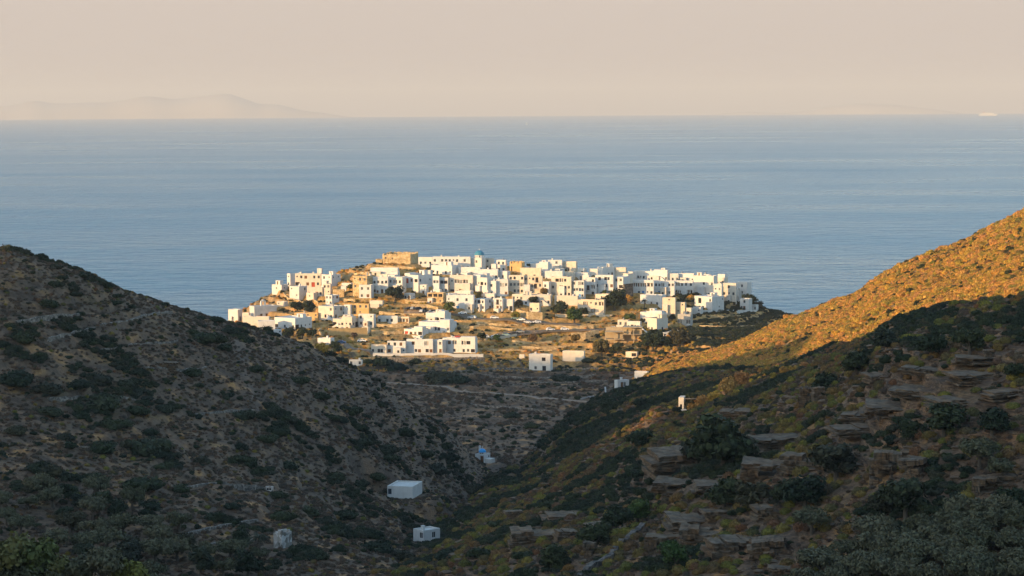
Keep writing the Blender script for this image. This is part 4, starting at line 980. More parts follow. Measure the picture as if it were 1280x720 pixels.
# ---- unfinished concrete frame house
x, y, r = hit(757, 432, 400); z = float(at(757, 432, r)[2]); s = r/F
root = empty('unfinished_house', (x, y, z), -math.atan2(x, y)-.06, 'unfinished two storey concrete frame house with empty openings', 'building site')
m_ = MB()
for k, (ux, uz0, uz1) in enumerate(((0, -3, 6.4), (4.2, -3, 6.4), (8.3, -3, 6.4), (8.3, 0, 8.6), (13.4, 0, 8.2), (17, 0, 8.2))):
    for uy in (0, 5.5): m_.box(ux*1.0-.18, uy-.2, uz0, ux+.18, uy+.2, uz1, 'concrete')
m_.obj('column', root)
m_ = MB(); m_.box(-.5, -.4, 2.9, 9, 6, 3.2, 'concrete'); m_.box(-.3, -.4, 6.4, 8.8, 6, 6.7, 'concrete'); m_.box(8.0, -.42, 8.61, 17.6, 6, 8.9, 'concrete'); m_.box(8.2, -.3, 5.2, 17.3, 6, 5.4, 'concrete'); m_.obj('slab', root)
m_ = MB(); m_.box(-.2, 5.2, -3, 17, 5.45, 8.5, 'concrete'); m_.box(4.4, 1.8, 3.2, 8.1, 1.95, 5.4, 'concrete'); m_.box(8.5, 1.8, 5.4, 12, 1.95, 7.6, 'concrete'); m_.obj('wall', root)
FOOT.append((x+6, y+3, 9))
# ---- open pillared house among the bushes of the right slope
x, y, r = hit(851, 514, 400); z = float(at(851, 514, r)[2]); s_ = r/F
root = empty('pillared_house', (x, y, z), -math.atan2(x, y)-.15, 'white pillared house open to the scrub of the right slope', 'house')
m_ = MB(); m_.box(-.55, 0, -3, .75, 3.4, 3.4, 'warm'); m_.obj('wall', root)
m_ = MB(); m_.box(3.9, .1, -2, 4.2, .4, 3.0, 'stone'); m_.obj('pillar', root); m_ = MB(); m_.box(3.9, 3.0, -2, 4.2, 3.3, 3.0, 'stone'); m_.obj('pillar', root)
m_ = MB(); m_.box(.752, .1, 3.002, 4.3, .4, 3.16, 'stone'); m_.box(.752, 3.0, 3.002, 4.3, 3.3, 3.16, 'stone'); m_.obj('beam', root)
m_ = MB(); m_.box(-1.1, -1.4, -3, 1.6, -.9, .7, 'white'); m_.box(-1.1, -.898, -3, -.7, 1.5, .7, 'white'); m_.obj('terrace', root)
m_ = MB(); m_.quad((-.2, -.012, .6), (.3, -.012, .6), (.3, -.012, 1.7), (-.2, -.012, 1.7), 'glass'); m_.obj('window', root)
PILLARED = root
# ================================================================== walls, tracks, cars
def line_pts(pts, step=2.0):
    P = []
    for k in range(len(pts)-1):
        (ax, ay), (bx_, by) = pts[k], pts[k+1]; pa, pb = hit(ax, ay, 150), hit(bx_, by, 150)
        n = max(1, int(math.hypot(pa[0]-pb[0], pa[1]-pb[1])/step))
        for i in range(n): P.append((pa[0]+(pb[0]-pa[0])*i/n, pa[1]+(pb[1]-pa[1])*i/n))
    P.append(hit(*pts[-1], 150)[:2]); return P
def wall_line(label, pts, h, mat, th=.5, name='stone_wall', cat='wall', jag=0.0, group=None, step=2.0):
    P = line_pts(pts, step); m_ = MB(); g = random.Random(len(label)); n = len(P)
    L_, Rr = [], []
    for i, (x, y) in enumerate(P):
        x0, y0 = P[max(0, i-1)]; x1, y1 = P[min(n-1, i+1)]; dx, dy = x1-x0, y1-y0; q = math.hypot(dx, dy) or 1; nx, ny = -dy/q*th/2, dx/q*th/2
        z = max(float(ground(x, y, ZS)), float(ground(x, y))-.3); t_ = z+h*(1-jag*g.random()); L_.append(((x+nx, y+ny, z-2.5), (x+nx, y+ny, t_))); Rr.append(((x-nx, y-ny, z-2.5), (x-nx, y-ny, t_)))
    for i in range(n-1):
        a, b_, c, d = L_[i], L_[i+1], Rr[i], Rr[i+1]
        m_.quad(a[0], b_[0], b_[1], a[1], mat); m_.quad(d[0], c[0], c[1], d[1], mat); m_.quad(a[1], b_[1], d[1], c[1], mat)
    m_.quad(L_[0][0], L_[0][1], Rr[0][1], Rr[0][0], mat); m_.quad(L_[-1][1], L_[-1][0], Rr[-1][0], Rr[-1][1], mat)
    o = m_.obj(name); o['label'] = label; o['category'] = cat; o['kind'] = 'thing'
    if group: o['group'] = group
    return o
wall_line('white terrace wall along the foot of the long front house', [(466, 444.5), (540, 446), (604, 446)], 1.3, 'white', name='terrace_wall')
wall_line('brown stone retaining wall under the white front terrace', [(478, 450.5), (540, 452), (606, 451)], 1.7, 'stone', .7, 'retaining_wall')
wall_line('tall brown retaining wall under the long white house at the left', [(411, 420.5), (436, 421), (459, 420)], 4.0, 'ochre', .8, 'retaining_wall')
wall_line('cream wall along the lower village road beside the dark trees', [(606, 427), (630, 424), (646, 421)], 1.5, 'cream', .4, 'road_wall')
wall_line('tan stone retaining wall below the cream house in the middle of the slope', [(646, 396), (660, 401), (678, 401)], 4.0, 'tan', .8, 'retaining_wall')
wall_line('sunlit tan retaining wall left of the concrete frame house', [(714, 425), (732, 424), (748, 421)], 3.4, 'tan', .8, 'retaining_wall')
wall_line('pale low wall edging the long terrace below the dark trees', [(694, 395), (730, 395.5), (766, 396)], 1.0, 'cream', .35, 'terrace_wall')
wall_line('tall dark stone wall in the gap between the white houses', [(780, 371), (791, 370)], 6.5, 'darkstone', .8, 'stone_wall')
wall_line('long dry stone wall across the shaded field beside the white barn', [(731, 453), (760, 451), (783, 449)], .9, 'stone')
wall_line('pale wall beside the track under the small white cube house', [(726, 501), (742, 497), (757, 493.5)], .9, 'grey')
wall_line('thin dry stone wall left of the tiny ruined hut', [(232, 612), (282, 610), (331, 612)], .9, 'stone', jag=.4)
wall_line('dry stone wall slanting above the roofless ruin', [(214, 676), (262, 664), (322, 652)], .9, 'stone', jag=.4)
wall_line('rubble terrace wall across the upper left hillside', [(60, 426), (110, 414), (160, 402), (215, 392)], .9, 'stone', jag=.6)
wall_line('short rubble wall on the upper left hillside', [(20, 404), (60, 398), (100, 394)], .8, 'stone', jag=.6)
wall_line('broad dry stone wall running down the near right slope', [(806, 663), (796, 671), (772, 688), (764, 701), (750, 707), (737, 715), (724, 728)], 1.3, 'darkstone', .9, jag=.45, step=.9)
wall_line('low tan wall on the sunlit slope above the garage', [(372, 382), (392, 376), (398, 380)], .9, 'tan', .4, 'lane_wall')
wall_line('tan wall beside the path under the upper left row', [(346, 366), (360, 374), (384, 381)], .8, 'tan', .4, 'lane_wall')
wall_line('tan terrace wall under the dark parked cars', [(474, 392), (500, 395), (530, 396)], 1.3, 'tan', .6, 'terrace_wall')
wall_line('tan terrace wall above the dark parked cars', [(514, 384), (534, 384.5), (548, 388)], 1.6, 'tan', .6, 'terrace_wall')
wall_line('long tan field wall above the lone two storey house', [(598, 438), (640, 439), (690, 440)], .9, 'tan', .6, 'field_wall')
wall_line('curving white yard wall below the square flat-roofed house', [(800, 415), (812, 420), (830, 420), (850, 417)], 1.8, 'white', .4, 'yard_wall')
wall_line('white yard wall below the big house with two arched doorways', [(874, 390), (900, 391), (945, 390.5)], 1.0, 'white', .35, 'yard_wall')
for i, (a, b_, c) in enumerate((((600, 470), (660, 473), (745, 470)), ((640, 482), (690, 479), (760, 477)), ((560, 466), (600, 462), (655, 461)), ((700, 463), (740, 461), (785, 463)), ((560, 505), (620, 509), (690, 515)))):
    wall_line('%s stone terrace wall counting down the shaded field' % ORD[i], [a, b_, c], .8, 'stone', .6, 'field_wall', jag=.5, group='old terrace walls of the shaded field')
for (lab, pts, h_) in (('upper tan terrace wall on the grass slope below the castle', [(436, 344), (452, 343), (464, 345)], 1.2), ('tan terrace wall just under the ruined castle', [(470, 334), (500, 335), (520, 336)], 1.0), ('tan terrace wall left of the tall tan house', [(416, 374), (430, 376), (444, 377)], 1.4),
    ('tan terrace wall below the red-windowed house', [(506, 377), (522, 379), (534, 381)], 1.4), ('tan terrace wall below the low windowed house', [(470, 408), (492, 409), (512, 408)], 1.5), ('second tan terrace wall below the low windowed house', [(464, 415), (484, 417), (503, 416)], 1.3),
    ('tan terrace wall right of the modern white house', [(574, 410), (592, 411), (606, 409)], 1.5), ('tan field wall under the upper road', [(596, 404), (620, 407), (648, 408)], 1.2), ('lower of two tan field walls under the upper road', [(612, 411), (640, 413), (668, 411)], 1.1),
    ('tan wall between the two roads on the right', [(690, 409), (716, 410), (742, 409)], 1.2), ('tan wall below the lower road in the middle', [(640, 428), (664, 431), (690, 429)], 1.3), ('lower tan wall below the lower road in the middle', [(652, 435), (680, 436), (708, 434)], 1.1),
    ('tan wall at the foot of the stepped cream house', [(826, 396), (842, 398), (858, 398)], 1.4), ('tan terrace wall on the left slope under the chapel yard', [(402, 412), (398, 416), (404, 420)], 1.3), ('tan terrace wall beside the dirt road', [(452, 425), (464, 428), (476, 430)], 1.3),
    ('faint stone terrace wall high on the right tip slope', [(870, 396), (905, 397), (948, 396)], .8), ('faint stone terrace wall lower on the right tip slope', [(874, 408), (910, 410), (950, 408)], .8)):
    wall_line(lab, pts, h_, 'tan', .5, 'terrace_wall', jag=.3)
for (lab, pts) in (('faint upper rubble wall across the left hill shoulder', [(120, 440), (170, 432), (222, 430)]), ('faint rubble wall along the left hill terrace edge', [(180, 462), (225, 464), (258, 462)]), ('faint rubble wall in the middle of the left hill', [(60, 500), (120, 496), (170, 500)]), ('faint rubble wall right of the left hill middle', [(240, 520), (300, 514), (350, 520)]), ('lowest dry stone wall left of the ruin', [(205, 694), (255, 684), (315, 676)])):
    wall_line(lab, pts, .7, 'stone', .5, jag=.6)
def track(name, pts, w, mat, label, lift=.3):
    P = line_pts(pts, 1.5); n = len(P); V = []; m_ = MB()
    for i, (x, y) in enumerate(P):
        x0, y0 = P[max(0, i-1)]; x1, y1 = P[min(n-1, i+1)]; dx, dy = x1-x0, y1-y0; q = math.hypot(dx, dy) or 1; nx, ny = -dy/q*w/2, dx/q*w/2
        V.append([(x+nx*k, y+ny*k, max(float(ground(x+nx*k, y+ny*k)), float(ground(x, y)))+lift) for k in (1, .5, 0, -.5, -1)])
    for i in range(n-1):
        for k in range(4): m_.quad(V[i][k+1], V[i+1][k+1], V[i+1][k], V[i][k], mat)
    for i in range(n-1):                       # a short bank on the downhill edge
        for k, sg in ((0, 1), (4, -1)):
            a, b_ = V[i][k], V[i+1][k]; m_.quad(a, b_, (b_[0], b_[1], b_[2]-.7), (a[0], a[1], a[2]-.7), mat)
    o = m_.obj(name, None, True, kind='structure', label=label)
    for (x, y) in P[::2]: FOOT.append((x, y, w*.6))
track('track', [(484, 478.5), (520, 482), (580, 488), (640, 494), (700, 501), (735, 505)], 2.6, 'path', 'pale dirt track across the shaded field')
track('road', [(603, 423), (640, 418.5), (700, 414.5), (745, 413), (775, 410)], 5.0, 'road', 'lower asphalt road of the village')
track('road', [(556, 392), (590, 397), (625, 401), (680, 404), (725, 408)], 5.0, 'road', 'upper asphalt road of the village')
track('road', [(415, 427), (432, 433), (452, 438), (468, 442)], 4.0, 'path', 'dirt road at the lower left of the village')
track('parking_ground', [(505, 391), (528, 391), (548, 391.5)], 5.0, 'path', 'dusty parking ground')
#track('path', [(297, 412), (301, 432), (304, 455), (312, 486)], 3.4, 'path', 'steep pale gully track down the left hill')
MCAR = {}
def car_paint(c):
    if c not in MCAR:
        m, t, b = new_mat('car_paint'); b.inputs['Base Color'].default_value = (*c, 1); b.inputs['Roughness'].default_value = .35; b.inputs['Specular IOR Level'].default_value = .5; MCAR[c] = m
    return MCAR[c]
CW = {}
def car_mesh(col):
    if col in CW: return CW[col]
    def prism(prof, y0, y1, mat, m_):
        n = len(prof); m_.poly([(x, y0, z) for x, z in prof], mat); m_.poly([(x, y1, z) for x, z in prof[::-1]], mat)
        for i in range(n):
            (xa, za), (xb, zb) = prof[i], prof[(i+1) % n]; m_.quad((xa, y0, za), (xa, y1, za), (xb, y1, zb), (xb, y0, zb), mat)
    b_ = MB(); prism([(-2.05, .3), (2.05, .3), (2.1, .62), (1.95, .82), (1.0, .93), (-1.95, .95), (-2.1, .7)], -.85, .85, car_paint(col), b_)
    prism([(-1.75, .95), (1.0, .93), (.35, 1.40), (-1.35, 1.44)], -.72, .72, car_paint(col), b_)
    w_ = MB(); prism([(-1.55, 1.0), (.82, .99), (.3, 1.33), (-1.25, 1.36)], -.735, .735, 'glass', w_)
    wh = MB(); pts = []
    k = len(wh.v); 
    for y0 in (-.1, .1): wh.v += [(.32*math.cos(j*.6283), y0, .32*math.sin(j*.6283)) for j in range(10)]
    for j in range(10): wh.f.append((k+j, k+(j+1) % 10, k+10+(j+1) % 10, k+10+j)); wh.m.append(wh.mi('iron'))
    wh.f += [tuple(range(k, k+10)), tuple(range(k+19, k+9, -1))]; wh.m += [0, 0]
    CW[col] = (b_.mesh('body'), w_.mesh('windows'), wh.mesh('wheel')); return CW[col]
WHT, DRK, GRY, SIL, RED_, BLU, TEAL = (.75, .74, .72), (.03, .032, .036), (.22, .23, .24), (.45, .46, .47), (.45, .04, .03), (.05, .12, .25), (.16, .25, .25)
CARS = [(511, 388.5, DRK, 'leftmost dark car in the row on the parking ground'), (516.5, 388.7, GRY, 'grey car second from the left in the parked row'), (522, 389, DRK, 'dark car third from the left in the parked row'), (527.5, 389.2, SIL, 'silver car in the middle of the parked row'),
 (533, 389.4, DRK, 'dark car right of the silver one in the parked row'), (538.5, 389.8, GRY, 'grey car second from the right in the parked row'), (544, 390.2, DRK, 'dark car at the right end of the parked row'),
 (578, 394, WHT, 'white car on the upper road nearest the green tree'), (590, 396, WHT, 'second white car on the upper road'), (618, 399.5, WHT, 'lone white car in the middle of the upper road'), (644, 401, TEAL, 'grey-green car on the upper road'), (651.5, 401.5, WHT, 'small white car right of the grey-green car'), (660, 402.3, SIL, 'silver car on the upper road by the tan wall'), (671, 403, WHT, 'white van-like car under the tan retaining wall'),
 (606, 422, WHT, 'white car at the left end of the lower road'), (619, 420.5, WHT, 'second white car on the lower road by the cream wall'), (633, 419, TEAL, 'grey-green car on the lower road'), (641.5, 418.2, DRK, 'dark car on the lower road'), (650.5, 417.5, GRY, 'grey car right of the dark one on the lower road'), (688, 415, WHT, 'small white car alone on the lower road'), (706, 413.8, WHT, 'white car far right on the lower road'),
 (427, 430.8, BLU, 'blue car on the dirt road by the white garage'), (452, 429.5, WHT, 'white car parked on the slope right of the garage'), (570.5, 422, RED_, 'red car parked behind the right front house'), (765, 411.5, SIL, 'silver car at the right end of the lower road')]
for (px, py, colr, lab) in CARS:
    x, y, r = hit(px, py, 500); g = random.Random(int(px)); a = -math.atan2(x, y)+g.uniform(-.35, .35)+(math.pi if g.random() < .5 else 0)
    if 508 < px < 546: a += .9
    o = empty('parked_car', (x, y, float(ground(x, y))+.16), a, lab, 'car', 'cars parked in the village'); bm_, wm, whm = car_mesh(colr)
    for nm, me_ in (('body', bm_), ('windows', wm)): c = link(nm, me_); c.parent = o
    for wx in (-1.25, 1.25):
        for wy in (-.8, .8): c = link('wheel', whm); c.location = (wx, wy, .32); c.parent = o
# ---- poles
for px, py, h, lab in ((890.5, 442.5, 3.6, 'thin wooden pole on the sunlit right ridge'), (395, 421.5, 5.0, 'wooden pole beside the dark trees at the lower left'), (628, 503, 4.6, 'dark pole beside the pale track'), (303, 404, 3.5, 'thin pole by the chapel on the left tip'), (800, 340.5, 3.0, 'thin mast on the right skyline')):
    x, y, r = hit(px, py, 400); o = empty('utility_pole', (x, y, float(ground(x, y))), 0, lab, 'pole'); m_ = MB(); m_.tube([(0, 0, -1), (0, 0, h)], .13, 6, 'bark'); m_.obj('post', o)
    m_ = MB(); m_.box(-.7, -.05, h-.6, .7, .05, h-.45, 'bark'); m_.obj('crossbar', o)
# ================================================================== far things
def ridge(name, label, r, pts, depth, mat):
    P = [at(px, py, r) for px, py in pts]; n = len(P); V = []; m_ = 5; prof = [(0, -260), (.25, .55), (.5, 1.0), (.75, .6), (1, -260)]
    zb = -r*r/(2*RE)-20
    for i, p in enumerate(P):
        d = p/np.hypot(p[0], p[1])
        for (f, k) in prof:
            hgt_ = p[2]-zb; z = zb-200 if k < 0 else zb+hgt_*k*(1+.0*vnoise(i*.7, f*9)); V.append((p[0]+d[0]*depth*(f-.5), p[1]+d[1]*depth*(f-.5), z))
    return link(name, mesh_grid(name, np.array(V), quads(n, 5), mat), 'structure', label=label)
MI = flat_mat('haze_paled_island', (.48, .41, .345), var=.05, scale=.001)  # paled in colour to imitate haze over the islands
ip = [(-80, 140), (-20, 134), (20, 127), (45, 122.5), (62, 125.5), (100, 125.5), (140, 124), (165, 119), (190, 116), (215, 119.5), (240, 118), (262, 114), (285, 112.5), (305, 119), (325, 127), (345, 127.5), (370, 135), (410, 141), (440, 146), (480, 152)]
xs = np.arange(-80, 481, 8); ys = 148.5*.14+.86*pchip([p[0] for p in ip], [p[1] for p in ip], xs) - 1.2*(vnoise(xs/13, xs*0, 2)-.5)
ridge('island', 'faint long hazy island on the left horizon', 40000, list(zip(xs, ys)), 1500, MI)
ip = [(860, 148), (900, 142), (935, 139.5), (980, 141), (1010, 138), (1045, 132), (1075, 129.5), (1105, 130), (1140, 133.5), (1180, 138), (1215, 144), (1250, 148)]
xs = np.arange(860, 1251, 8); ys = pchip([p[0] for p in ip], [p[1] for p in ip], xs)
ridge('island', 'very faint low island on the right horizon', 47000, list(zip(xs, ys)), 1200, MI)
def boat_z(r): return -r*r/(2*RE)
r = 30000; p = at(1235, 143, r); L = 225
o = empty('ferry', (p[0], p[1], boat_z(r)), -math.atan2(p[0], p[1]), 'long white passenger ship on the right horizon', 'ship')
m_ = MB(); hp = [(-.5, .14), (.42, .14), (.5, .16), (.44, 0), (-.48, 0)]
def prism(prof, y0, y1, mat, m_, L):
    n = len(prof); m_.poly([(x*L, y0, z*L) for x, z in prof[::-1]], mat); m_.poly([(x*L, y1, z*L) for x, z in prof], mat)
    for i in range(n):
        (xa, za), (xb, zb) = prof[i], prof[(i+1) % n]; m_.quad((xa*L, y0, za*L), (xa*L, y1, za*L), (xb*L, y1, zb*L), (xb*L, y0, zb*L), mat)
prism([(-.5, .085), (.46, .085), (.5, .1), (.45, -.01), (-.48, -.01)], -16, 16, 'white', m_, L); m_.obj('hull', o)
m_ = MB(); prism([(-.44, .086), (.34, .086), (.30, .135), (-.40, .135)], -14, 14, 'white', m_, L); prism([(-.36, .136), (.24, .136), (.2, .165), (-.3, .165)], -12, 12, 'white', m_, L); m_.obj('superstructure', o)
m_ = MB(); m_.lathe([(9, .16*L), (7, .21*L)], 10, 'red', (-.22*L, 0, 0)); m_.obj('funnel', o)
r = 14500; p = at(658.5, 155, r); r = float(np.hypot(p[0], p[1]))
for rr in np.arange(6000, 30000, 50):
    q = at(658.5, 155.5, rr)
    if q[2] <= boat_z(rr): r = rr; p = q; break
o = empty('sailing_boat', (p[0], p[1], boat_z(r)), .4, 'tiny white sailing boat alone on the open sea', 'boat')
m_ = MB(); prism([(-.5, .12), (.5, .14), (.4, -.02), (-.45, -.02)], -2.2, 2.2, 'white', m_, 15); m_.obj('hull', o)
m_ = MB(); m_.tube([(0, 0, 1), (0, 0, 19)], .15, 6, 'frame'); m_.obj('mast', o)
m_ = MB(); m_.poly([(-.3, .05, 3), (-6, .6, 3), (-.3, .05, 18)], 'white'); m_.poly([(.3, .05, 3), (-.0, .05, 17), (6, .5, 2.5)], 'white'); m_.obj('sail', o)
# ================================================================== trees and rocks that can be told apart
VT = [(560, 391.5, 19, 'green', 'round bright green tree above the parked cars'), (494, 377, 24, 'dark', 'dark bushy tree at the corner of the broad white house'), (661, 337, 9.5, 'dark', 'small round dark tree on the village skyline'),
 (597, 375, 14, 'rust', 'brown dry tree in front of the long loggia house'), (617.5, 375, 7, 'dark', 'small dark tree between the bottom row houses'), (668, 381, 15, 'dark', 'dark tree on the cream house terrace'), (648, 386, 13, 'dark', 'dark tree right of the bottom row'),
 (701, 394, 24, 'dark', 'broad dark tree at the left of the long terrace'), (730, 393.5, 14, 'dark', 'small dark tree in the middle of the long terrace'), (768, 390, 34, 'dark', 'biggest dark tree right of the long terrace'), (787, 377, 13, 'gold', 'golden tree beside the dark stone wall'),
 (788, 403, 15, 'green', 'green tree in front of the small white terrace houses'), (802, 405, 8, 'dark', 'thin dark tree beside the square flat-roofed house'), (833, 434, 15, 'gold', 'bright golden tree below the square flat-roofed house'), (816, 438, 34, 'dark', 'wide dark thicket tree left of the golden tree'),
 (850, 432, 30, 'dark', 'dark tree right of the golden tree'), (752, 444, 24, 'rust', 'brown scrubby tree left of the cream hut'), (772, 445, 18, 'dark', 'dark tree under the concrete frame house'), (361, 423, 18, 'dark', 'left one of three dark trees below the long low house'), (378, 423, 17, 'dark', 'middle one of three dark trees below the long low house'),
 (390, 424, 14, 'dark', 'right one of three dark trees below the long low house'), (404, 441, 20, 'gold', 'yellow-green tree on the shadow edge at the lower left'), (419, 443, 20, 'dark', 'dark tree right of the yellow-green one at the shadow edge'), (603, 428, 13, 'dark', 'dark tree against the right front house'),
 (620, 428, 12, 'green', 'small green tree on the cream road wall'), (434, 419, 7, 'green', 'small round bush-tree before the tall brown wall'), (443, 424, 9, 'rust', 'brown tree at the foot of the tall brown wall'), (464, 405, 14, 'dark', 'dark tree beside the arched gable house'),
 (718, 403, 26, 'green', 'wide green tree below the pale terrace wall'), (937, 386, 22, 'dark', 'dark tree on the slope of the right tip'), (948, 388, 14, 'dark', 'small dark tree lowest on the right tip'), (755, 370, 8, 'green', 'green vine-covered tree before the paired brown windows'), (645, 401, 13, 'rust', 'rust brown tree beside the tan retaining wall'),
 (666, 430, 16, 'rust', 'brown tree below the lower road, left one'), (720, 430, 14, 'rust', 'brown tree left of the concrete frame house'), (680, 370, 12, 'rust', 'brown tree before the wide brown-balconied house'), (437, 362, 8, 'green', 'little green tree left of the tall tan house'), (385, 392, 20, 'dark', 'dark tree clump above the low ochre barn'), (372, 391, 18, 'dark', 'dark tree clump beside the chapel'),
 (840, 400, 10, 'dark', 'dark tree right of the square flat-roofed house'), (862, 377, 10, 'gold', 'golden tree left of the big house with two doorways')]
for i, (px, py, w, k, lab) in enumerate(VT):
    x, y, r = hit(px, py, 600); tree('bushy_tree', k, x, y, w*r/F*1.05, lab, None, i, .95); FOOT.append((x, y, w*r/F*.3))
x, y, r = hit(805, 386, 600); palm(x, y, 5.5, 'small dark palm before the shaded white house')
x, y, r = hit(323, 700, 300); palm(x, y, 5.6, 'palm tree left of the roofless stone ruin', 'mastic')
# right slope trees
RT = [(905, 585, 96, 'dark', 'largest dark tree on the right slope, above the rock shelf'), (872, 580, 50, 'dark', 'dark tree at the left side of the largest dark tree'), (1132, 645, 74, 'dark', 'big dark green tree above the olive grove'), (1104, 640, 42, 'dark', 'smaller dark tree left of the big dark green tree'), (1225, 585, 50, 'olive', 'grey-green tree at the right edge, upper of two'), (1252, 603, 40, 'olive', 'grey-green tree at the right edge, lower of two'),
 (905, 640, 60, 'dark', 'dark tree below the rock shelf, left of a pair'), (940, 642, 52, 'dark', 'dark tree below the rock shelf, right of a pair'), (1015, 672, 46, 'olive', 'round grey-green tree alone on the brown bank'), (845, 716, 46, 'green', 'fresh green tree near the bottom of the stone wall'), (797, 655, 44, 'green', 'green tree at the top end of the stone wall'), (770, 668, 46, 'dark', 'dark tree left of the stone wall top'),
 (690, 716, 46, 'dark', 'dark tree at the bottom left of the stone wall'), (745, 690, 50, 'dark', 'low dark tree beside the middle of the stone wall'), (1180, 545, 60, 'dark', 'broad dark tree on the right slope under the pale crag'), (1140, 548, 40, 'dark', 'dark tree left of the broad dark tree'), (1212, 440, 44, 'dark', 'dark tree on the crest of the right spur'), (1165, 445, 44, 'dark', 'second dark tree on the crest of the right spur'),
 (1052, 545, 24, 'olive', 'small grey-green tree on the ledges'), (1115, 398, 18, 'dark', 'dark tree at the sunlit edge of the spur'), (1045, 600, 70, 'dark', 'wide dark thicket tree between the rocks'), (1006, 635, 60, 'dark', 'dark thicket tree left of the yellow cushions'), (985, 632, 50, 'dark', 'dark thicket tree furthest left under the rock shelf'), (800, 565, 40, 'dark', 'dark tree left of the cave rock'),
 (1110, 440, 40, 'dark', 'dark tree on the shoulder of the spur'), (1070, 470, 44, 'dark', 'dark tree on the sloping shoulder, right one'), (1030, 490, 40, 'dark', 'dark tree on the sloping shoulder, left one'), (1240, 545, 50, 'dark', 'dark tree above the grey-green pair'), (1262, 640, 46, 'dark', 'dark tree at the right edge above the olives'), (1268, 470, 30, 'dark', 'dark tree at the right edge under the crest'),
 (868, 502, 13, 'dark', 'dark tree behind the pillared house'), (846, 518, 14, 'dark', 'small dark tree at the foot of the pillared house'), (920, 495, 13, 'gold', 'fifth sunlit yellow tree, furthest from the pillared house'), (968, 475, 12, 'gold', 'lowest yellow tree of the sunlit strip on the spur'), (980, 469, 14, 'gold', 'second yellow tree of the sunlit strip on the spur'), (992, 464, 14, 'gold', 'third yellow tree of the sunlit strip on the spur'), (1005, 459, 13, 'gold', 'top yellow tree of the sunlit strip on the spur'), (760, 520, 26, 'dark', 'dark tree on the far right slope'), (800, 512, 22, 'dark', 'dark tree left of the pillared house')]
for i, (px, py, w, k, lab) in enumerate(RT):
    x, y, r = hit(px, py, 250); tree('scrub_oak' if k == 'dark' else 'slope_tree', k, x, y, w*r/F, lab, None, i, .85 if k == 'dark' else .95)
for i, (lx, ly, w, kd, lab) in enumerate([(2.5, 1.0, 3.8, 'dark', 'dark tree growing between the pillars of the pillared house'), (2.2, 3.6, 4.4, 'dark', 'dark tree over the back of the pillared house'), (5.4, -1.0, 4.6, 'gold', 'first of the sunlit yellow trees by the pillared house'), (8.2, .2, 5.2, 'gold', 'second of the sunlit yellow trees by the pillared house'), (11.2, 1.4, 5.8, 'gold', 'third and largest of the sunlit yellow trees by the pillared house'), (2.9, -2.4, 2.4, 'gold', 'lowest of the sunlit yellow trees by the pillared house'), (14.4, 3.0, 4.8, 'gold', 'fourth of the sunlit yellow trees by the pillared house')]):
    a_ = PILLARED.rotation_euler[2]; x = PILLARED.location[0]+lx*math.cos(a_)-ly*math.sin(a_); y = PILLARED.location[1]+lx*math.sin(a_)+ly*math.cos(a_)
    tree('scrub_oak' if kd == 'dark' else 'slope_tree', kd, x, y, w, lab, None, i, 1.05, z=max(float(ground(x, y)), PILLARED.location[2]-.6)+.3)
# olive grove, lower right
g = random.Random(5); k = 0
rows = [(664, 1205, 1290), (678, 1150, 1290), (692, 1095, 1290), (706, 1062, 1290), (722, 1030, 1290), (740, 1010, 1290)]
for ri, (py, xa, xb) in enumerate(rows):
    px = xa; c = 0
    while px < xb:
        x, y, r = hit(px+g.uniform(-6, 6), py+g.uniform(-4, 4), 200); tree('olive_tree', 'olive', x, y, g.uniform(4.6, 6.6), '%s olive tree from the left in row %s down of the grove' % (ordinal(c), ['one', 'two', 'three', 'four', 'five', 'six'][ri]), 'olive grove at the lower right', k, g.uniform(.85, 1.05)); k += 1; c += 1; px += g.uniform(34, 44)
# dark olives low on the left slope and the greener trees in the near left corner
rows = [(612, 0, 60), (626, 0, 130), (640, 0, 190), (656, 0, 230), (672, 20, 260), (690, 60, 320), (706, 90, 345), (722, 150, 350)]
for ri, (py, xa, xb) in enumerate(rows):
    px = xa+g.uniform(0, 20); c = 0
    while px < xb:
        if g.random() < .82:
            x, y, r = hit(px, py+g.uniform(-5, 5), 300); tree('olive_tree', 'olive' if g.random() < .7 else 'dark', x, y, g.uniform(4.2, 7.0), '%s tree from the left in row %s of the dark left olives' % (ordinal(c), ['one', 'two', 'three', 'four', 'five', 'six', 'seven', 'eight'][ri]), 'dark olives low on the left slope', k, g.uniform(.8, 1.05)); k += 1; c += 1
        px += g.uniform(26, 40)
for i, (px, py, w, kd, lab) in enumerate([(8, 752, 78, 'corner', 'bright green tree in the near left corner'), (48, 748, 70, 'corner', 'second bright green tree in the near left corner'), (88, 758, 64, 'olive', 'grey-green tree right of the bright green ones'), (128, 752, 66, 'olive', 'olive tree in the near left foreground, taller one'), (160, 756, 56, 'rust', 'brownish tree in the near left foreground'), (68, 742, 50, 'corner', 'third bright green tree of the near left corner'), (-14, 740, 60, 'corner', 'bright green tree cut by the left edge'), (30, 770, 70, 'olive', 'grey-green tree at the very bottom left'), (242, 762, 44, 'olive', 'pale olive tree at the bottom edge of the left slope'), (196, 765, 50, 'olive', 'grey olive tree at the bottom edge of the left slope')]):
    py += 16; d = ray(px, py-w*.75); r = 235.0; h = math.hypot(d[0], d[1]); x, y = d[0]/h*r, d[1]/h*r; wm = w*r/F
    tree('olive_tree' if kd == 'olive' else 'corner_tree', kd, x, y, wm, lab, None, i, 1.0, z=EYE+d[2]/h*r-wm*.30)
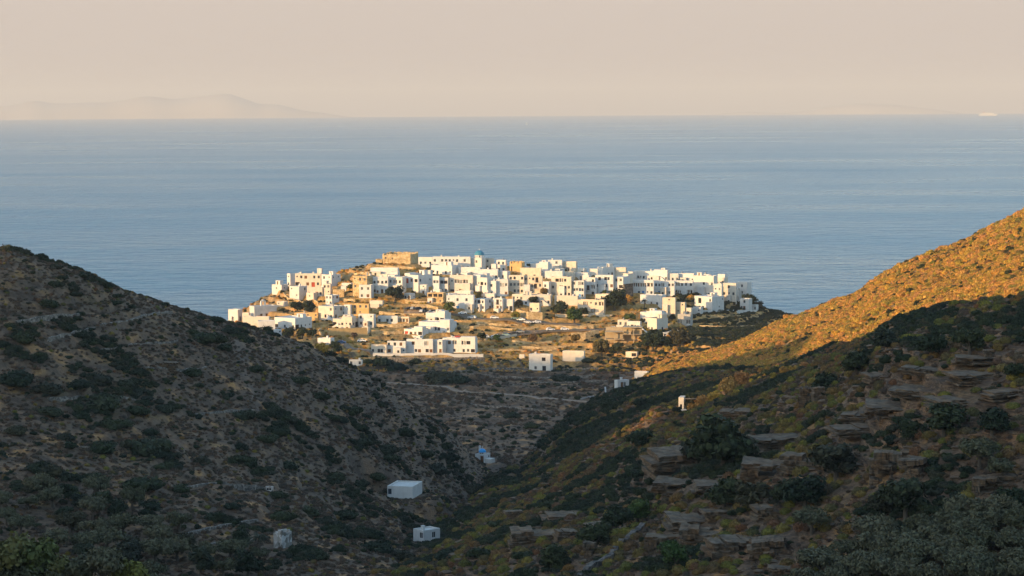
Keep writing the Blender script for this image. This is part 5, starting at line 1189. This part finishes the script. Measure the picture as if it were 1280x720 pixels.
# rocks
RK = [(845, 592, 84, 24, 'long grey rock shelf with a dark hollow under it'), (818, 590, 30, 12, 'small block at the left mouth of the hollow'), (955, 602, 62, 24, 'broad grey slab right of the rock shelf'), (1000, 590, 50, 18, 'flat slab in the middle of the right slope'), (1045, 586, 46, 20, 'pale tilted slab right of the flat slab'), (1104, 596, 34, 34, 'steep leaning boulder beside the big dark tree'), (1140, 600, 30, 24, 'grey boulder behind the big dark tree'), (1148, 585, 22, 14, 'brown block above the grey boulder'),
 (660, 682, 52, 16, 'long low grey outcrop at the left foot of the slope'), (705, 676, 24, 14, 'pale block right of the long low outcrop'), (744, 672, 36, 16, 'ochre streaked block among the yellow cushions'), (735, 700, 14, 22, 'upright pale boulder left of the stone wall'), (1230, 622, 26, 28, 'upright grey boulder above the olive grove'), (1083, 664, 34, 9, 'flat slab on the bank above the grove'), (1007, 506, 16, 26, 'pale crag standing on the ledges'), (1022, 504, 14, 22, 'second half of the pale crag'),
 (1235, 447, 12, 9, 'small pale boulder near the spur crest'), (826, 690, 44, 20, 'brown layered outcrop above the stone wall'), (870, 684, 46, 22, 'layered brown rock right of the wall top'), (910, 700, 56, 26, 'wide layered bank in the lower middle'), (955, 700, 40, 26, 'layered bank left of the bottom boulder'), (975, 722, 32, 10, 'rounded pale boulder on the bottom edge'), (842, 616, 56, 12, 'thin ledge with a shadow gap under it'), (960, 650, 40, 14, 'low rock under the dark pair of trees'),
 (1085, 528, 64, 9, 'long thin ledge in the middle of the spur'), (1150, 498, 66, 8, 'long thin ledge right of the pale crag'), (1215, 480, 60, 9, 'thin double ledge near the right edge'), (1222, 456, 56, 7, 'thin ledge just below the crest trees'), (1100, 478, 40, 8, 'short brown ledge left of the thin ledges'), (1080, 545, 80, 8, 'stacked thin ledge above the flat slab'), (1245, 612, 40, 16, 'brown layered rock at the right edge'), (895, 655, 40, 14, 'brown rock left of the low rock'),
 (1120, 520, 80, 9, 'broken ledge between the two long thin ledges'), (1195, 512, 70, 9, 'broken ledge under the thin double ledge'), (1160, 470, 60, 7, 'thin ledge between the short brown ledge and the right edge'), (1255, 500, 50, 9, 'ledge at the right edge under the thin double ledge'), (970, 560, 60, 9, 'broken ledge above the broad grey slab'), (900, 618, 70, 9, 'long ledge under the largest dark tree'), (870, 665, 80, 10, 'long broken ledge over the layered brown rock'), (925, 522, 50, 7, 'thin ledge high on the near right slope'), (700, 655, 50, 9, 'thin ledge above the ochre streaked block'),
 (640, 650, 22, 10, 'grey rock at the edge of the gully'), (390, 684, 12, 12, 'grey rock in the gully bottom'), (905, 470, 10, 6, 'small pale rock near the lit bushes'), (205, 462, 24, 10, 'pale rock patch on the left hill terrace'), (75, 562, 8, 12, 'pale upright stone on the left slope'), (104, 566, 10, 7, 'second pale stone on the left slope')]
for i, (px, py, w, h, lab) in enumerate(RK):
    x, y, r = hit(px, py, 250); s = r/F; o = link('rock_outcrop', ME['rock'][i % 5]); hh = h*(.62 if i < 28 else .5); o.location = (x, y+w*s*.36, float(at(px, py-hh*.30, r)[2])+w*s*.04)
    o.scale = (w*s*.5, w*s*.5 if w > 2*h else w*s*.7, h*s*.62/.55); o.rotation_euler = (random.uniform(-.02, .10), random.uniform(-.07, .09), random.uniform(-.4, .4)); o['label'] = lab; o['category'] = 'rock'; FOOT.append((x, y+w*s*.25, w*s*.45))
# ================================================================== scrub
FT = np.array(FOOT)
cell = 8.0; grid = {}
for i, (fx, fy, fr) in enumerate(FT):
    for cx in range(int((fx-fr-2)//cell), int((fx+fr+2)//cell)+1):
        for cy in range(int((fy-fr-2)//cell), int((fy+fr+2)//cell)+1): grid.setdefault((cx, cy), []).append(i)
def clear(x, y, rad):
    for i in grid.get((int(x//cell), int(y//cell)), ()):
        if (FT[i, 0]-x)**2+(FT[i, 1]-y)**2 < (FT[i, 2]+rad*.5)**2: return False
    return True
SLP = np.gradient(Z, RR, axis=1)
VIS = np.maximum.accumulate((Z-EYE)/RRg, axis=1)
a0, a1 = math.atan((-70-640)/F), math.atan((1350-640)/F)
Ncand = 190000
ca = rng.uniform(a0, a1, Ncand); cr = np.sqrt(rng.uniform(250**2, 1330**2, Ncand))
# more candidates close by
nc2 = 60000; ca = np.concatenate([ca, rng.uniform(a0, a1, nc2)]); cr = np.concatenate([cr, np.sqrt(rng.uniform(280**2, 700**2, nc2))])
cx, cy = np.sin(ca)*cr, np.cos(ca)*cr; cz = ground(cx, cy)
ii = np.clip(np.searchsorted(AZ, ca), 0, nA-1); jj = np.clip(np.searchsorted(RR, cr), 0, nR-1)
seen = ((cz+2.2-EYE)/cr >= VIS[ii, np.maximum(jj-2, 0)]); zn = zone[ii, jj]
dens_n = fbm(cx/19, cy/19, 3, 101); dens_f = fbm(cx/6, cy/6, 2, 131)
u = rng.random(len(ca)); kind_u = rng.random(len(ca))
kinds = {'mastic': [], 'dome': [], 'gold': [], 'thorn': [], 'pebble': [], 'slab': []}
def px_y(x, y, z): return YE + (EYE-z)/math.hypot(x, y)*F
villz = (zn == 3) & (cr > 1085)
for i in np.where(seen & (cz > 3))[0]:
    x, y, z, r = cx[i], cy[i], cz[i], cr[i]; n, f, q, w = zn[i], dens_n[i], u[i], kind_u[i]; k = None; s = 1.0
    if n == 0:       # left hill
        if SLP[ii[i], jj[i]] > .62 and w < .7 and q < .75 and px_y(x, y, z) < 560: k, s = 'pebble', .2+.45*rng.random()**2
        elif f > .22 and dens_f[i] > .0 and w < .42: k, s = 'mastic', .55+1.0*(f-.1)*3*rng.random()+.35*rng.random()
        elif w < .80 and q < .62: k, s = 'thorn', .3+.55*rng.random()
        elif w < .84 and q < .4: k, s = 'mastic', .5+.5*rng.random()
        elif w < .88 and q < .6: k, s = 'dome', .35+.5*rng.random()
        elif w < .98 and q < .22: k, s = 'pebble', .15+.5*rng.random()**3
    elif n == 1:
        lmv = lm[ii[i], jj[i]]
        if f > .16 and w < .36: k, s = 'mastic', .6+.9*rng.random()
        elif w < .20 and q < .8: k, s = 'dome', (.45+1.0*rng.random() if r < 560 else .45+.7*rng.random())
        elif w < .62 and q < .8: k, s = 'thorn', .35+.5*rng.random()
        elif w < .67 and q < .7: k, s = 'mastic', .4+.6*rng.random()
        elif w < .90 and q < .6: k, s = 'pebble', .12+.55*rng.random()**3
        if k is None and r < 640 and w > .93 and f > -.3: k, s = 'slab', .5+1.5*rng.random()**2
        if lmv > .5 and k in ('dome', 'mastic', 'thorn') and q > .7: k = None
        if r > 560 and k and k != 'pebble': s *= 1.15
    elif n == 2:
        if w < .80: k, s = 'gold', .5+.7*rng.random()+(1.3*rng.random() if f > .05 else 0)
        elif w < .84: k, s = 'mastic', .6+.9*rng.random()
        elif w < .90: k, s = 'dome', .7+.7*rng.random()
        elif w < .94: k, s = 'pebble', .2+.4*rng.random()**2
    elif n == 3 and r > 1085:
        if x > 85 and w < .55: k, s = 'mastic', .7+.8*rng.random()
        elif px_y(x, y, z) > 412 and x > 40 and q < .7: k, s = ('gold' if w < .55 else 'mastic'), .8+1.2*rng.random()
        elif q < .5 and w < .55 and f > -.12: k, s = 'gold', .5+.95*rng.random()
        elif q < .10: k, s = 'mastic', .6+.7*rng.random()
        elif w > .96: k, s = 'pebble', .2+.3*rng.random()
    elif n == 3:
        if f > .12 and w < .4: k, s = 'thorn', .6+.8*rng.random()
        elif w < .22: k, s = 'thorn', .4+.5*rng.random()
        elif w < .25: k, s = 'mastic', .7+.9*rng.random()
        elif w > .9 and q < .5: k, s = 'pebble', .2+.4*rng.random()**2
    if k and clear(x, y, s) and bare[ii[i], jj[i]] < .35: kinds[k].append((x, y, z, s, (rng.random()*6.283 if k != 'slab' else rng.normal(0, .25)), int(rng.integers(0, 4)), .75+.45*rng.random(), r, n))
# hand-placed dark shrubs, where the photograph shows them
SH = [(60, 382, 24), (95, 371, 14), (145, 384, 14), (165, 385, 12), (28, 427, 28), (255, 432, 34), (268, 429, 28), (281, 440, 22), (125, 478, 28), (158, 484, 26), (20, 480, 40), (60, 492, 34), (100, 490, 28), (130, 510, 46), (62, 518, 28), (170, 518, 28), (206, 515, 24), (145, 538, 32), (20, 544, 24), (80, 550, 22), (82, 560, 22), (130, 564, 34), (187, 567, 48), (188, 544, 20), (205, 586, 22), (178, 618, 46), (225, 616, 24), (115, 600, 20), (305, 523, 26), (345, 542, 30), (335, 552, 26), (298, 578, 26), (360, 583, 22), (415, 527, 20), (426, 529, 18), (484, 568, 28), (486, 578, 22), (346, 618, 24), (355, 652, 28), (290, 640, 22), (253, 580, 22), (300, 560, 20), (240, 470, 22), (320, 470, 20), (375, 480, 22), (400, 500, 22), (440, 520, 22), (455, 560, 24), (420, 600, 26), (505, 545, 26), (530, 570, 26), (545, 590, 30), (470, 600, 22), (385, 640, 28), (430, 650, 34), (270, 402, 18), (285, 415, 18), (250, 398, 12), (205, 382, 12), (105, 350, 16), (70, 338, 16), (8, 316, 14), (240, 420, 16),
 (553, 478, 38), (575, 480, 24), (478, 458, 26), (496, 462, 24), (702, 476, 24), (715, 476, 18), (735, 455, 14), (590, 462, 14), (520, 455, 16), (460, 452, 14), (640, 520, 20), (700, 545, 22), (680, 560, 24), (665, 535, 18), (760, 505, 22), (785, 500, 20), (1235, 640, 30), (690, 640, 30), (720, 630, 26), (655, 700, 26), (600, 700, 30), (560, 700, 28), (500, 700, 34), (470, 690, 36), (625, 660, 24), (585, 615, 26), (620, 600, 22), (640, 610, 24)]
protos = {k: ME[k] for k in kinds}
ZN = {0: 'left hillside', 1: 'right slope', 2: 'sunlit ridge', 3: 'shaded field'}
picked = []
for px, py, w in SH:
    x, y, r = hit(px, py, 250); s = w*r/F*.64; picked.append((x, y, float(ground(x, y)), s, px % 6.28, int(px) % 4, .75, r, 'dark'))
for k in ('mastic', 'dome'):
    L = sorted(kinds[k], key=lambda t_: -t_[3]/t_[7]); m_ = 150 if k == 'mastic' else 60
    for t_ in L[:m_]: picked.append((*t_[:8], 'dark' if k == 'mastic' else 'cushion'))
    kinds[k] = L[m_:]
# name each by where it stands: strips of hillside read from the left
def pix(x, y, z):
    v = np.array([x, y, z-EYE]); zc = v@fw; return 640+F*(v@rt)/zc, 360-F*(v@up)/zc
buck = {}
for t_ in picked:
    px, py = pix(t_[0], t_[1], t_[2]); i = int(np.clip(np.searchsorted(AZ, math.atan2(t_[0], t_[1])), 0, nA-1)); j = int(np.clip(np.searchsorted(RR, t_[7]), 0, nR-1)); n = zone[i, j]
    place = {0: 'the shaded left hill', 1: 'the near right slope', 2: 'the sunlit ridge', 3: 'the valley fields', 4: 'the near bank', 5: 'the near bank'}[int(n)]
    band_ = int(py//24); buck.setdefault((t_[8], place, band_), []).append((px, t_))
for (kd, place, band_), L in buck.items():
    bands = sorted({b_ for (k2, p2, b_) in buck if k2 == kd and p2 == place}); bi = bands.index(band_); bi_s = ordinal(bi)
    for c, (px, t_) in enumerate(sorted(L, key=lambda q_: q_[0])):
        x, y, z, s, rz, idx, sq, r, _ = t_; me_ = (ME['mastic'] if kd == 'dark' else ME['dome']); o = link('shrub' if kd == 'dark' else 'cushion_bush', me_[idx % len(me_)]); o.location = (x, y, z-.05); o.rotation_euler = (0, 0, rz); o.scale = (s, s, s*sq)
        sz = 'large ' if s*F/r > 13 else 'small ' if s*F/r < 7 else ''
        o['label'] = '%s%s on %s, %s from left in strip %s' % (sz, 'dark green shrub' if kd == 'dark' else 'domed cushion bush', place, ordinal(c), bi_s); o['category'] = 'shrub'; o['group'] = ('dark shrubs on ' if kd == 'dark' else 'cushion bushes on ')+place
def scatter(name, label, pts, meshes, sink=.06):
    P = np.array([p[:7] for p in pts]); me = bpy.data.meshes.new(name); me.vertices.add(len(P)); co = P[:, :3].copy(); co[:, 2] -= sink; me.vertices.foreach_set('co', co.astype(np.float32).ravel())
    for nm, arr, ty in (('scl', P[:, 3], 'FLOAT'), ('rz', P[:, 4], 'FLOAT'), ('sq', P[:, 6], 'FLOAT')): me.attributes.new(nm, ty, 'POINT').data.foreach_set('value', arr.astype(np.float32))
    me.attributes.new('idx', 'INT', 'POINT').data.foreach_set('value', (P[:, 5].astype(np.int32) % len(meshes)))
    o = link(name, me, 'stuff', label=label); ng = bpy.data.node_groups.new(name, 'GeometryNodeTree')
    ng.interface.new_socket('Geometry', in_out='INPUT', socket_type='NodeSocketGeometry'); ng.interface.new_socket('Geometry', in_out='OUTPUT', socket_type='NodeSocketGeometry')
    gi, go = ng.nodes.new('NodeGroupInput'), ng.nodes.new('NodeGroupOutput'); jn = ng.nodes.new('GeometryNodeJoinGeometry')
    for m_ in meshes:
        po = bpy.data.objects.new(name, m_); oi = ng.nodes.new('GeometryNodeObjectInfo'); oi.inputs['Object'].default_value = po; oi.inputs['As Instance'].default_value = True; ng.links.new(oi.outputs['Geometry'], jn.inputs[0])
    ip_ = ng.nodes.new('GeometryNodeInstanceOnPoints'); ip_.inputs['Pick Instance'].default_value = True
    def na(nm, ty='FLOAT'):
        n = ng.nodes.new('GeometryNodeInputNamedAttribute'); n.data_type = ty; n.inputs['Name'].default_value = nm; return n.outputs['Attribute']
    cr_ = ng.nodes.new('ShaderNodeCombineXYZ'); ng.links.new(na('rz'), cr_.inputs[2]); cs = ng.nodes.new('ShaderNodeCombineXYZ'); sc = na('scl')
    mm = ng.nodes.new('ShaderNodeMath'); mm.operation = 'MULTIPLY'; ng.links.new(sc, mm.inputs[0]); ng.links.new(na('sq'), mm.inputs[1])
    ng.links.new(sc, cs.inputs[0]); ng.links.new(sc, cs.inputs[1]); ng.links.new(mm.outputs[0], cs.inputs[2])
    ng.links.new(gi.outputs[0], ip_.inputs['Points']); ng.links.new(jn.outputs[0], ip_.inputs['Instance']); ng.links.new(na('idx', 'INT'), ip_.inputs['Instance Index']); ng.links.new(cr_.outputs[0], ip_.inputs['Rotation']); ng.links.new(cs.outputs[0], ip_.inputs['Scale']); ng.links.new(ip_.outputs[0], go.inputs[0])
    md = o.modifiers.new('growth', 'NODES'); md.node_group = ng; return o
scatter('undergrowth', 'dark green evergreen scrub over the hillsides', kinds['mastic'], ME['mastic'])
scatter('ground_cover', 'yellow and brown cushion plants over the right slope', kinds['dome'], ME['dome'])
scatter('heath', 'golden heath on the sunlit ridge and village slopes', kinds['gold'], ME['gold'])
scatter('dry_brush', 'low brown thorny brush over the hillsides', kinds['thorn'], ME['thorn'])
scatter('rock_debris', 'thin broken brown schist slabs littering the right slope', kinds['slab'], ME['slab'], .05)
scatter('rubble', 'loose grey stones scattered over the slopes', kinds['pebble'], ME['pebble'], 0)
print('SCRUB', {k: len(v) for k, v in kinds.items()}, len(picked))
